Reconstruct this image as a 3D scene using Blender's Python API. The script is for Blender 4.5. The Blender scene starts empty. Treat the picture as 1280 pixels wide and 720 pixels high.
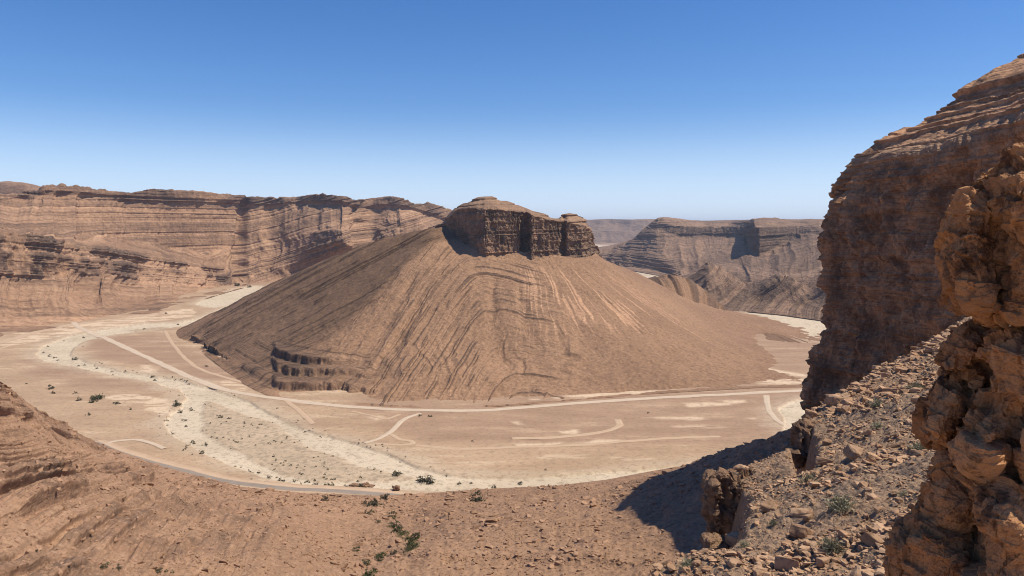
import bpy, bmesh, math, random
import numpy as np
from mathutils import Vector, Matrix

R = math.radians
C = bpy.context.scene.collection
rng = np.random.default_rng(7)
random.seed(7)

# ------------------------------------------------------------------ camera, sky, sun, exposure
F, H, PITCH = 924.4, 150.0, math.atan(75 / 924.4)      # focal length in px of a 1280 wide frame, eye height
cam = bpy.data.cameras.new('camera')
cam.sensor_width = 36.0
cam.lens = 26.0
cam.clip_start, cam.clip_end = 0.1, 60000
camo = bpy.data.objects.new('camera', cam)
C.objects.link(camo)
camo.location = (0, 0, H)
camo.rotation_euler = (R(90) - PITCH, 0, 0)
sc = bpy.context.scene
sc.camera = camo

SUN_AZ, SUN_EL = R(95), R(58)                             # azimuth from +Y towards +X
world = bpy.data.worlds.new('World')
sc.world = world
world.use_nodes = True
wn = world.node_tree.nodes
sky = wn.new('ShaderNodeTexSky')
sky.sky_type = 'NISHITA'
sky.sun_disc = False
sky.sun_elevation = SUN_EL
sky.sun_rotation = SUN_AZ
sky.altitude = 1200
sky.air_density = 1.0
sky.dust_density = 0.3
sky.ozone_density = 3.0
wl = world.node_tree.links
hs = wn.new('ShaderNodeHueSaturation')
hs.inputs['Saturation'].default_value = 1.3
hs.inputs['Hue'].default_value = 0.506
tint = wn.new('ShaderNodeMix')
tint.data_type, tint.blend_type = 'RGBA', 'MULTIPLY'
tint.inputs[0].default_value = 1.0
tint.inputs[7].default_value = (1.0, 0.97, 1.03, 1)
wl.new(sky.outputs[0], hs.inputs['Color'])
wl.new(hs.outputs[0], tint.inputs[6])
# dusty pale band low over the horizon (by elevation of the sky direction)
tc = wn.new('ShaderNodeTexCoord')
sx = wn.new('ShaderNodeSeparateXYZ')
wl.new(tc.outputs['Generated'], sx.inputs[0])
mr = wn.new('ShaderNodeMapRange')
mr.interpolation_type = 'SMOOTHSTEP'
mr.inputs[1].default_value, mr.inputs[2].default_value = 0.0, 0.16
mr.inputs[3].default_value, mr.inputs[4].default_value = 0.62, 0.0
wl.new(sx.outputs[2], mr.inputs[0])
low = wn.new('ShaderNodeMix')
low.data_type = 'RGBA'
low.inputs[7].default_value = (5.6, 6.9, 9.4, 1)
wl.new(mr.outputs[0], low.inputs[0])
wl.new(tint.outputs[2], low.inputs[6])
wl.new(low.outputs[2], wn['Background'].inputs[0])
wn['Background'].inputs[1].default_value = 0.111
sun = bpy.data.lights.new('sun', 'SUN')
sun.energy = 5.0
sun.angle = R(0.5)
sun.color = (1.0, 0.925, 0.775)
suno = bpy.data.objects.new('sun', sun)
C.objects.link(suno)
SD = Vector((math.cos(SUN_EL) * math.sin(SUN_AZ), math.cos(SUN_EL) * math.cos(SUN_AZ), math.sin(SUN_EL)))
suno.rotation_euler = SD.to_track_quat('Z', 'Y').to_euler()
sc.view_settings.view_transform = 'Standard'
sc.view_settings.look = 'None'
sc.view_settings.exposure = 0.22
sc.view_settings.gamma = 1.0
sc.cycles.max_bounces = 8
sc.cycles.diffuse_bounces = 5
sc.cycles.volume_bounces = 0
sc.cycles.use_denoising = True
sc.cycles.filter_width = 1.0

# ------------------------------------------------------------------ geometry helpers
cp, sp = math.cos(PITCH), math.sin(PITCH)


def W(u, v, Y):
    """world point seen at (u, v) of the 1280x720 frame at the distance Y"""
    u, v, Y = np.asarray(u, float), np.asarray(v, float), np.asarray(Y, float)
    yy = -(v - 360) / F
    dx, dy, dz = (u - 640) / F, cp + yy * sp, -sp + yy * cp
    return np.stack([dx / dy * Y, Y + 0 * u, H + dz / dy * Y], -1)


def GY(v, z=0.0):
    yy = -(np.asarray(v, float) - 360) / F
    return (z - H) * (cp + yy * sp) / (-sp + yy * cp)


def G(u, v, z=0.0):
    return W(u, v, GY(v, z))


def PX(P):
    """pixel of a world point"""
    P = np.asarray(P, float)
    x, y, z = P[..., 0], P[..., 1], P[..., 2] - H
    d = y * cp - z * sp
    return 640 + F * x / d, 360 - F * (y * sp + z * cp) / d


def _h(ix, iy, iz, seed):
    n = (ix.astype(np.int64) * 73856093) ^ (iy.astype(np.int64) * 19349663) ^ (iz.astype(np.int64) * 83492791) ^ (seed * 2654435761 & 0x7fffffff)
    n &= 0x7fffffff
    n = ((n >> 13) ^ n) & 0x7fffffff
    n = (n * ((n * n * 60493 + 19990303) & 0x7fffffff) + 1376312589) & 0x7fffffff
    return n / 2147483647.0


def vn(x, y, z=None, seed=0):
    """value noise 0..1"""
    if z is None:
        z = np.zeros_like(x)
    x, y, z = np.broadcast_arrays(x, y, z)
    fx, fy, fz = np.floor(x), np.floor(y), np.floor(z)
    tx, ty, tz = x - fx, y - fy, z - fz
    tx, ty, tz = [t * t * t * (t * (t * 6 - 15) + 10) for t in (tx, ty, tz)]
    ix, iy, iz = fx.astype(np.int64), fy.astype(np.int64), fz.astype(np.int64)
    r = 0
    for a in (0, 1):
        for b in (0, 1):
            for c in (0, 1):
                r = r + _h(ix + a, iy + b, iz + c, seed) * (tx if a else 1 - tx) * (ty if b else 1 - ty) * (tz if c else 1 - tz)
    return r


def fbm(x, y, z=None, o=4, seed=0, gain=0.5):
    s, a, tot = 0, 1.0, 0
    if z is None:
        z = np.zeros_like(x)
    for k in range(o):
        s = s + a * (vn(x, y, z, seed + k) - 0.5)
        tot += a
        a *= gain
        x, y, z = x * 2.03 + 5.1, y * 2.03 + 1.7, z * 2.03 + 9.2
    return s / tot * 2


def ridged(x, y, z=None, o=4, seed=0):
    s, a, tot = 0, 1.0, 0
    if z is None:
        z = np.zeros_like(x)
    for k in range(o):
        s = s + a * (1 - np.abs(vn(x, y, z, seed + k) * 2 - 1))
        tot += a
        a *= 0.5
        x, y, z = x * 2.03 + 3.1, y * 2.03 + 8.7, z * 2.03 + 4.2
    return s / tot


def ss(a, b, x):
    t = np.clip((x - a) / (b - a), 0, 1)
    return t * t * (3 - 2 * t)


def hard(w, seed=0, th=0.5, k=0.12):
    """hardness of the beds along the bedding coordinate w (metres): 0 soft shale, 1 hard bench"""
    n = 0.65 * vn(w * 0.11, w * 0, w * 0, seed) + 0.35 * vn(w * 0.33, w * 0 + 7, w * 0, seed + 3)
    return ss(th - k, th + k, n)


def resample(pts, n, par=None):
    pts = np.asarray(pts, float)
    if par is None:
        d = np.r_[0, np.cumsum(np.linalg.norm(np.diff(pts, axis=0), axis=1))]
        par = d / d[-1]
    t = np.linspace(0, 1, n)
    par = np.asarray(par, float)
    out = np.zeros((n, 3))
    # monotone cubic (pchip-like) per axis
    for k in range(3):
        y = pts[:, k]
        hh = np.diff(par)
        de = np.diff(y) / hh
        m = np.zeros(len(y))
        m[0], m[-1] = de[0], de[-1]
        for i in range(1, len(y) - 1):
            if de[i - 1] * de[i] > 0:
                w1, w2 = 2 * hh[i] + hh[i - 1], hh[i] + 2 * hh[i - 1]
                m[i] = (w1 + w2) / (w1 / de[i - 1] + w2 / de[i])
        j = np.clip(np.searchsorted(par, t, 'right') - 1, 0, len(par) - 2)
        x = (t - par[j]) / hh[j]
        out[:, k] = (1 + 2 * x) * (1 - x) ** 2 * y[j] + x * (1 - x) ** 2 * hh[j] * m[j] + x * x * (3 - 2 * x) * y[j + 1] + x * x * (x - 1) * hh[j] * m[j + 1]
    return out


def cross(curves, n, par=None, smooth=True):
    """interpolate across a list of equally sampled curves: result [n, len(curve), 3]"""
    A = np.asarray(curves)
    K = len(A)
    if par is None:
        d = np.r_[0, np.cumsum(np.linalg.norm(np.diff(A, axis=0), axis=2).mean(1))]
        par = d / d[-1]
    par = np.asarray(par, float)
    t = np.linspace(0, 1, n)
    j = np.clip(np.searchsorted(par, t, 'right') - 1, 0, K - 2)
    x = ((t - par[j]) / (par[j + 1] - par[j]))[:, None, None]
    if not smooth:
        return A[j] * (1 - x) + A[j + 1] * x
    m = np.zeros_like(A)
    for i in range(K):
        a, b = max(0, i - 1), min(K - 1, i + 1)
        m[i] = (A[b] - A[a]) / (par[b] - par[a])
    hh = (par[j + 1] - par[j])[:, None, None]
    return (1 + 2 * x) * (1 - x) ** 2 * A[j] + x * (1 - x) ** 2 * hh * m[j] + x * x * (3 - 2 * x) * A[j + 1] + x * x * (x - 1) * hh * m[j + 1]


def rowline(pts, U, blur=0):
    """a row given as (u, v, Y or None for the valley floor) sampled at the columns U"""
    us = [p[0] for p in pts]
    vs = np.interp(U, us, [p[1] for p in pts])
    Ys = np.interp(U, us, [GY(p[1]) if p[2] is None else p[2] for p in pts])
    if blur:
        k = np.hanning(2 * blur + 3)[1:-1]
        k /= k.sum()
        pad = lambda a: np.convolve(np.r_[[a[0]] * blur, a, [a[-1]] * blur], k, 'valid')
        Ys = pad(Ys)
    return W(U, vs, Ys)


def normals(P):
    du = np.gradient(P, axis=1)
    dv = np.gradient(P, axis=0)
    n = np.cross(du, dv)
    return n / (np.linalg.norm(n, axis=2, keepdims=True) + 1e-9)


def face_cam(P, N):
    """turn grid normals towards the eye side"""
    s = np.sign(((np.array([0, 0, H]) - P) * N).sum(2).mean())
    return N * (s if s else 1)


def obj(name, me, mat=None, parent=None, **props):
    o = bpy.data.objects.new(name, me)
    C.objects.link(o)
    if mat is not None:
        me.materials.append(mat)
    if parent is not None:
        o.parent = parent
    for k, x in props.items():
        o[k] = x
    return o


def mesh_from(name, V, Fq, attrs=None, smooth=True):
    V = np.asarray(V, np.float32)
    Fq = np.asarray(Fq, np.int32)
    me = bpy.data.meshes.new(name)
    nf, k = Fq.shape
    me.vertices.add(len(V))
    me.vertices.foreach_set('co', V.ravel())
    me.loops.add(nf * k)
    me.loops.foreach_set('vertex_index', Fq.ravel())
    me.polygons.add(nf)
    me.polygons.foreach_set('loop_start', np.arange(0, nf * k, k, dtype=np.int32))
    me.polygons.foreach_set('loop_total', np.full(nf, k, np.int32))
    me.polygons.foreach_set('use_smooth', np.full(nf, smooth))
    for nm, a in (attrs or {}).items():
        at = me.attributes.new(nm, 'FLOAT', 'POINT')
        at.data.foreach_set('value', np.asarray(a, np.float32).ravel())
    me.update(calc_edges=True)
    return me


def grid_faces(nr, nc, flip=False, keep=None):
    i = np.arange(nr * nc).reshape(nr, nc)
    q = np.stack([i[:-1, :-1], i[:-1, 1:], i[1:, 1:], i[1:, :-1]], -1)
    if keep is not None:
        q = q[keep]
    q = q.reshape(-1, 4)
    return q[:, ::-1] if flip else q


def grid_obj(name, P, mat, attrs=None, keep=None, smooth=True, **props):
    nr, nc = P.shape[:2]
    q = grid_faces(nr, nc, keep=keep)
    V = P.reshape(-1, 3)
    at = {k: np.broadcast_to(a, (nr, nc)).ravel() for k, a in (attrs or {}).items()}
    if 'w' in at and 'beds' not in at:
        at['beds'] = np.ones(nr * nc)
    if keep is not None:
        used = np.unique(q)
        remap = np.zeros(len(V), np.int64)
        remap[used] = np.arange(len(used))
        q = remap[q]
        V = V[used]
        at = {k: a[used] for k, a in at.items()}
    n = np.cross(V[q[:, 1]] - V[q[:, 0]], V[q[:, 3]] - V[q[:, 0]])
    c = V[q].mean(1)
    if ((np.array([0, 0, H]) - c) * n).sum(1).mean() < 0:
        q = q[:, ::-1]
    return obj(name, mesh_from(name, V, q, at, smooth), mat, **props)


# ------------------------------------------------------------------ materials
class NT:
    def __init__(self, name):
        self.m = bpy.data.materials.new(name)
        self.m.use_nodes = True
        self.t = self.m.node_tree
        self.b = self.t.nodes['Principled BSDF']
        self.b.inputs['Roughness'].default_value = 0.95
        self.b.inputs['Specular IOR Level'].default_value = 0.15

    def n(self, typ, ins=None, **kw):
        nd = self.t.nodes.new('ShaderNode' + typ)
        for k, v in kw.items():
            setattr(nd, k, v)
        for k, v in (ins or {}).items():
            self.set(nd, k, v)
        return nd

    def set(self, nd, k, v):
        if hasattr(v, 'is_linked') or hasattr(v, 'links'):
            self.t.links.new(v, nd.inputs[k])
        else:
            if isinstance(v, tuple) and len(v) == 3 and nd.inputs[k].type == 'RGBA':
                v = (*v, 1)
            nd.inputs[k].default_value = v

    def attr(self, nm):
        return self.n('Attribute', attribute_name=nm).outputs['Fac']

    def math(self, op, a, b=None, c=None, clamp=False):
        nd = self.n('Math', operation=op, use_clamp=clamp)
        for i, x in enumerate((a, b, c)):
            if x is not None:
                self.set(nd, i, x)
        return nd.outputs[0]

    def mix(self, f, a, b, mode='MIX'):
        nd = self.n('Mix', data_type='RGBA', blend_type=mode)
        self.set(nd, 0, f)
        self.set(nd, 6, a)
        self.set(nd, 7, b)
        return nd.outputs[2]

    def noise(self, vec, scale, detail=4, rough=0.55, dist=0.0):
        nd = self.n('TexNoise', {'Vector': vec, 'Scale': scale, 'Detail': detail, 'Roughness': rough, 'Distortion': dist})
        return nd.outputs[0]

    def ramp(self, f, lo, hi):
        nd = self.n('MapRange', {0: f, 1: lo, 2: hi, 3: 0.0, 4: 1.0}, interpolation_type='SMOOTHSTEP')
        return nd.outputs[0]

    def pos(self):
        return self.n('NewGeometry').outputs['Position']

    def scalev(self, v, s):
        nd = self.n('VectorMath', operation='MULTIPLY')
        self.set(nd, 0, v)
        nd.inputs[1].default_value = s
        return nd.outputs[0]

    def bump(self, h, dist, strength=1.0, prev=None):
        nd = self.n('Bump', {'Height': h, 'Distance': dist, 'Strength': strength})
        if prev is not None:
            self.t.links.new(prev, nd.inputs['Normal'])
        return nd.outputs[0]

    def out(self, col, nrm=None, rough=None):
        self.set(self.b, 'Base Color', col)
        if nrm is not None:
            self.set(self.b, 'Normal', nrm)
        if rough is not None:
            self.set(self.b, 'Roughness', rough)
        return self.m


def rock_mat(name, A, B, dark, light, cliff, fw=0.5, big=0.01, fleck=0.6, bs=0.6, bump=0.5, varnish=(0.1, 0.065, 0.047), xy=0.004, lightk=0.5, fleckdark=0.45):
    """bedded slope: two soil colours, bed lines along the attribute w, bare cliff rock where the attribute cliff is high"""
    t = NT(name)
    p = t.pos()
    w = t.attr('w')
    cl = t.attr('cliff')
    tone = t.attr('tone')
    bk = t.attr('beds')
    sep = t.n('SeparateXYZ', {0: p})
    comb = t.n('CombineXYZ', {0: t.math('MULTIPLY', sep.outputs[0], xy), 1: t.math('MULTIPLY', sep.outputs[1], xy), 2: t.math('MULTIPLY', w, fw)}).outputs[0]
    band = t.noise(comb, 1.0, 5, 0.65)
    fine = t.noise(t.n('CombineXYZ', {0: t.math('MULTIPLY', sep.outputs[0], xy * 6), 1: t.math('MULTIPLY', sep.outputs[1], xy * 6), 2: t.math('MULTIPLY', w, fw * 4)}).outputs[0], 1.0, 3, 0.6)
    n1 = t.noise(p, big, 6, 0.6)
    n2 = t.noise(p, fleck, 5, 0.72)
    n3 = t.noise(p, fleck * 0.13, 5, 0.65)
    col = t.mix(t.ramp(n1, 0.35, 0.65), A, B)
    bd = t.math('MULTIPLY', t.ramp(band, 0.50, 0.40), bs)
    bl = t.math('MULTIPLY', t.ramp(band, 0.53, 0.62), bs * lightk)
    bd = t.math('MULTIPLY', t.math('MULTIPLY', bd, t.ramp(n3, 0.35, 0.6)), bk)
    bl = t.math('MULTIPLY', bl, bk)
    col = t.mix(bd, col, dark)
    col = t.mix(t.math('MULTIPLY', bl, t.ramp(fine, 0.4, 0.6)), col, light)
    rock = t.mix(t.ramp(n3, 0.35, 0.65), cliff, varnish)
    rock = t.mix(t.math('MULTIPLY', t.ramp(fine, 0.5, 0.34), 0.6), rock, varnish)
    cf = t.math('MULTIPLY', cl, t.ramp(t.math('ADD', n3, t.math('MULTIPLY', cl, 0.35)), 0.45, 0.6), clamp=True)
    col = t.mix(cf, col, rock)
    # stones and speckle
    col = t.mix(t.math('MULTIPLY', t.ramp(n2, 0.49, 0.38), fleckdark), col, dark)
    col = t.mix(t.math('MULTIPLY', t.ramp(n2, 0.54, 0.64), 0.4), col, light)
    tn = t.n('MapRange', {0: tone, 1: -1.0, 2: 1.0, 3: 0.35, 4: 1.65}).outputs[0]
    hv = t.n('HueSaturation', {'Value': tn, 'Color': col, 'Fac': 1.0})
    nb = t.bump(n2, bump * 1.2 / max(fleck, 0.05) * 0.3, 0.7)
    nb = t.bump(t.math('MULTIPLY', t.math('ADD', band, fine), bk), bump * 2.0, 0.6, nb)
    return t.out(hv.outputs[0], nb)


M = {}
M['mesa'] = rock_mat('mesa_rock', (.36, .212, .127), (.295, .17, .102), (.115, .068, .045), (.48, .315, .20), (.19, .112, .072), fw=.22, big=.006, fleck=.12, bs=.75, bump=1.2, xy=.0012)
M['hill'] = rock_mat('hill_rock', (.292, .169, .099), (.24, .138, .081), (.085, .052, .034), (.42, .27, .17), (.15, .086, .054), fw=.45, big=.008, fleck=.3, bs=.9, lightk=.3, bump=.7, xy=.003)
M['butte'] = rock_mat('butte_rock', (.31, .19, .118), (.25, .15, .093), (.10, .06, .041), (.42, .275, .175), (.31, .185, .115), fw=.3, big=.03, fleck=.35, bs=.5, bump=1.0, xy=.03, lightk=.15)
M['far'] = rock_mat('far_rock', (.34, .21, .135), (.275, .17, .112), (.12, .076, .053), (.45, .30, .20), (.19, .118, .082), fw=.12, big=.003, fleck=.06, bs=.7, bump=3.0, xy=.0008)
M['side'] = rock_mat('hillside_rubble', (.33, .195, .118), (.27, .158, .096), (.11, .063, .041), (.44, .29, .19), (.26, .145, .088), fw=.5, big=.012, fleck=.6, bs=.5, bump=.5, xy=.01)
M['cliff'] = rock_mat('cliff_rock', (.42, .25, .145), (.35, .205, .12), (.12, .068, .043), (.52, .35, .225), (.62, .33, .17), fw=.5, big=.04, fleck=.9, bs=.6, bump=.9, xy=.02, varnish=(.205, .102, .056))


def struct(name, P, mat, attrs, label, cat, **kw):
    return grid_obj(name, P, mat, attrs, kind='structure', label=label, category=cat, **kw)


# ------------------------------------------------------------------ far left mesas (bedded wall that runs away from us, then turns across)
def build_mesas():
    U = np.linspace(-150, 640, 900)
    rows = [
        [(-150, 470, None), (0, 421, None), (100, 410, None), (200, 391, None), (260, 373, None), (300, 361, None), (330, 356, 2020), (400, 352, 2080), (640, 345, 2300)],
        [(-150, 440, 1010), (0, 413, 1080), (100, 402, 1180), (200, 384, 1390), (260, 367, 1690), (300, 357, 1930), (330, 352, 2040), (400, 345, 2100), (640, 338, 2320)],
        # foot of the lower cliff, talus cones climb into it
        [(-150, 352, 1090), (0, 347, 1200), (40, 347, 1255), (70, 346, 1300), (88, 336, 1340), (105, 344, 1370), (122, 345, 1400), (131, 339, 1420), (150, 347, 1490), (185, 352, 1600), (205, 349, 1670), (220, 353, 1720), (260, 357, 1850), (292, 355, 1960), (305, 346, 2060), (330, 341, 2080), (360, 332, 2060), (400, 320, 2040), (440, 308, 2060), (465, 302, 2200), (500, 298, 2190), (640, 310, 2400)],
        [(-150, 320, 1130), (0, 318, 1225), (60, 319, 1290), (125, 326, 1425), (200, 336, 1690), (260, 344, 1880), (295, 347, 1975), (305, 340, 2075), (330, 333, 2100), (360, 322, 2075), (390, 310, 2030), (420, 302, 2010), (435, 304, 2030), (450, 300, 2120), (465, 296, 2220), (500, 293, 2200), (640, 302, 2410)],
        # top of the lower cliff
        [(-150, 285, 1160), (0, 287, 1255), (25, 292, 1280), (60, 298, 1320), (110, 307, 1430), (160, 316, 1590), (200, 323, 1720), (240, 332, 1850), (280, 340, 1985), (305, 330, 2100), (330, 318, 2130), (360, 306, 2100), (390, 291, 2050), (420, 287, 2030), (432, 290, 2050), (450, 288, 2140), (465, 286, 2240), (500, 287, 2215), (640, 298, 2420)],
        # bench with the pale break
        [(-150, 268, 1330), (0, 275, 1430), (50, 283, 1500), (100, 288, 1600), (150, 297, 1750), (200, 305, 1880), (260, 315, 2020), (305, 302, 2130), (340, 292, 2160), (370, 283, 2130), (410, 274, 2080), (430, 274, 2090), (450, 273, 2170), (465, 272, 2260), (500, 273, 2240), (525, 273, 2280), (560, 285, 2400), (640, 290, 2450)],
        # foot of the rim cliff
        [(-150, 246, 1480), (0, 250, 1580), (30, 246, 1620), (56, 239, 1640), (100, 241, 1700), (140, 246, 1790), (160, 250, 1840), (200, 253, 1920), (240, 253, 2000), (280, 252, 2100), (305, 255, 2190), (330, 257, 2220), (370, 253, 2200), (410, 252, 2150), (430, 253, 2160), (450, 258, 2230), (465, 258, 2300), (500, 257, 2300), (520, 262, 2330), (560, 274, 2460), (640, 285, 2500)],
        # rim
        [(-150, 238, 1495), (0, 242, 1595), (30, 240, 1635), (48, 238, 1652), (54, 231.5, 1655), (70, 231, 1672), (100, 233, 1715), (125, 236.5, 1765), (145, 240, 1805), (165, 241.5, 1855), (178, 239, 1890), (188, 235.5, 1900), (215, 236, 1950), (245, 237.5, 2015), (280, 242, 2115), (305, 245.5, 2200), (330, 247, 2230), (350, 247.5, 2220), (370, 245.5, 2215), (400, 243, 2165), (415, 243, 2165), (430, 246, 2180), (447, 250.5, 2240), (460, 248.5, 2310), (475, 246.5, 2320), (495, 247, 2315), (510, 250, 2320), (518, 255, 2340), (525, 254, 2360), (537, 253.5, 2400), (550, 257, 2460), (562, 261.5, 2490), (575, 268, 2500), (640, 276, 2520)],
    ]
    rows = [[(a, b, c + 75 * math.exp(-((a - 395) / 55) ** 2) if c else c) for a, b, c in q] for q in rows]
    L = [rowline(r, U, 6) for r in rows]
    back = L[-1].copy()
    back[:, 1] *= 1.12
    back[:, 0] *= 1.12
    back2 = L[-1] * np.array([1.5, 1.5, 1])
    back2[:, 2] = 60
    L += [back, back2]
    par = np.array([0, .03, .22, .36, .46, .62, .84, .93, .975, 1.0])
    P = cross(L, 430, par, smooth=False)
    k = np.array([1, 2, 3, 2, 1.]) / 9
    P = np.apply_along_axis(lambda a: np.convolve(np.r_[a[0], a[0], a, a[-1], a[-1]], k, 'valid'), 0, P)
    t = np.linspace(0, 1, 430)[:, None]
    N = face_cam(P, normals(P))
    x, y, z = P[..., 0], P[..., 1], P[..., 2]
    w = z + 0.02 * (x + 700) + 10 * fbm(x * .0016, y * .0016, seed=3, o=3) - .012 * (y - 1700)
    ub = np.broadcast_to(U[None, :], x.shape)
    w = w - .34 * (x + 760) * ss(300, 322, ub) + .13 * (y - 1500) * (1 - ss(.5, .62, t)) * (1 - ss(280, 305, ub))
    lower = ss(.18, .24, t) * (1 - ss(.45, .52, t)) * (x < 1e9)
    rim = ss(.82, .86, t) * (1 - ss(.93, .95, t))
    u = np.broadcast_to(U[None, :], x.shape)
    patch = np.clip(ss(-10, 0, u) * (1 - ss(285, 300, u)) + ss(375, 392, u) * (1 - ss(428, 440, u)) + ss(465, 475, u) * (1 - ss(498, 508, u)), 0, 1)
    h = hard(w, 11)
    hd = hard(w * 1.9 + 40, 21, .48)
    brk = ss(.3, .55, vn(u * .045, w * .02, seed=71) * .6 + .4 * vn(u * .16, w * .05, seed=72))
    brk2 = ss(.25, .6, vn(u * .03, w * .03, seed=73))
    gul = ridged(u * .035 + .3 * fbm(x * .004, z * .02, seed=5), t * 1.6, seed=8, o=4)
    gul2 = ridged(u * .11, t * 2.5, seed=18, o=3)
    talus = ss(.05, .1, t) * (1 - ss(.18, .22, t))
    slope = 1 - lower * patch - rim
    d = 2.4 * (h - .5) * (1 - talus) + 9 * (hd - .5) * lower * patch * brk + 4 * rim * (hd - .3) * brk2
    d += -26 * (1 - gul) * slope * ss(.02, .12, t) * (1 - ss(.92, .95, t)) - 5 * (1 - gul2) * np.clip(slope + lower * patch, 0, 1) * ss(.03, .12, t) * (1 - .75 * talus)
    blk = fbm(u * .2, w * .05, seed=30, o=4)
    d -= 30 * np.exp(-((u - 304 - 5 * fbm(t * 9, t * 0, seed=31) - 8 * (t - .5)) / 4.5) ** 2) * ss(.12, .3, t) * (1 - ss(.85, .93, t))
    d -= 16 * np.exp(-((u - 452 - 6 * fbm(t * 9, t * 0, seed=32)) / 5) ** 2) * ss(.12, .3, t) * (1 - ss(.85, .93, t))
    d += blk * (10 * lower * patch + 4 * rim)
    d += 3 * fbm(x * .02, y * .02, z * .05, seed=2, o=4)
    d *= ss(0, .03, t) * (1 - ss(.94, .96, t) * .8)
    Hn = N.copy()
    Hn[..., 2] *= .2
    Hn[..., 0] += 1e-6
    Hn /= np.linalg.norm(Hn, axis=2, keepdims=True)
    P = P + Hn * d[..., None]
    P[..., 2] += 1.5 * fbm(u * .15, t * 3, seed=44, o=3) * ss(.9, .93, t)
    cliff = np.clip(rim * (.35 + .75 * brk2) + lower * patch * (.2 + .8 * hd) * (.25 + .75 * brk) + .25 * h * slope * (1 - talus), 0, 1)
    tone = .16 * fbm(x * .004, y * .004, z * .01, seed=9, o=4) + .06 - .08 * rim * brk2 - .26 * (hard(w * 2.6, 15, .5, .1) - .4) * (1 - talus) * ss(.35, .6, vn(u * .02, w * .03, seed=16)) - .22 * (h - .4) * (1 - talus) - .10 - .10 * talus + .10 * (ridged(u * .05, t * 3, seed=14) - .5) + .08 * (1 - h) * (1 - talus)
    split = U[:-1] < 306
    lab = {'w': w, 'cliff': cliff, 'tone': tone}
    keep = np.broadcast_to(split[None, :], (429, 899))
    struct('mesa_hill', P, M['mesa'], lab, 'long banded brown mesa with dark rim cliffs along the left side of the valley', 'hill', keep=keep)
    struct('ridge_hill', P, M['mesa'], lab, 'banded brown ridge with rounded buttresses between the long left mesa and the cliff capped hill', 'hill', keep=~keep)


# ------------------------------------------------------------------ central hill
def spoke(pts, n=460):
    q = []
    for p in pts:
        if p[0] == 'w':
            q.append(np.array(p[1:], float))
        elif len(p) == 2 or p[2] is None:
            q.append(G(p[0], p[1]))
        else:
            q.append(W(*p))
    return resample(np.array(q), n)


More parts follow.
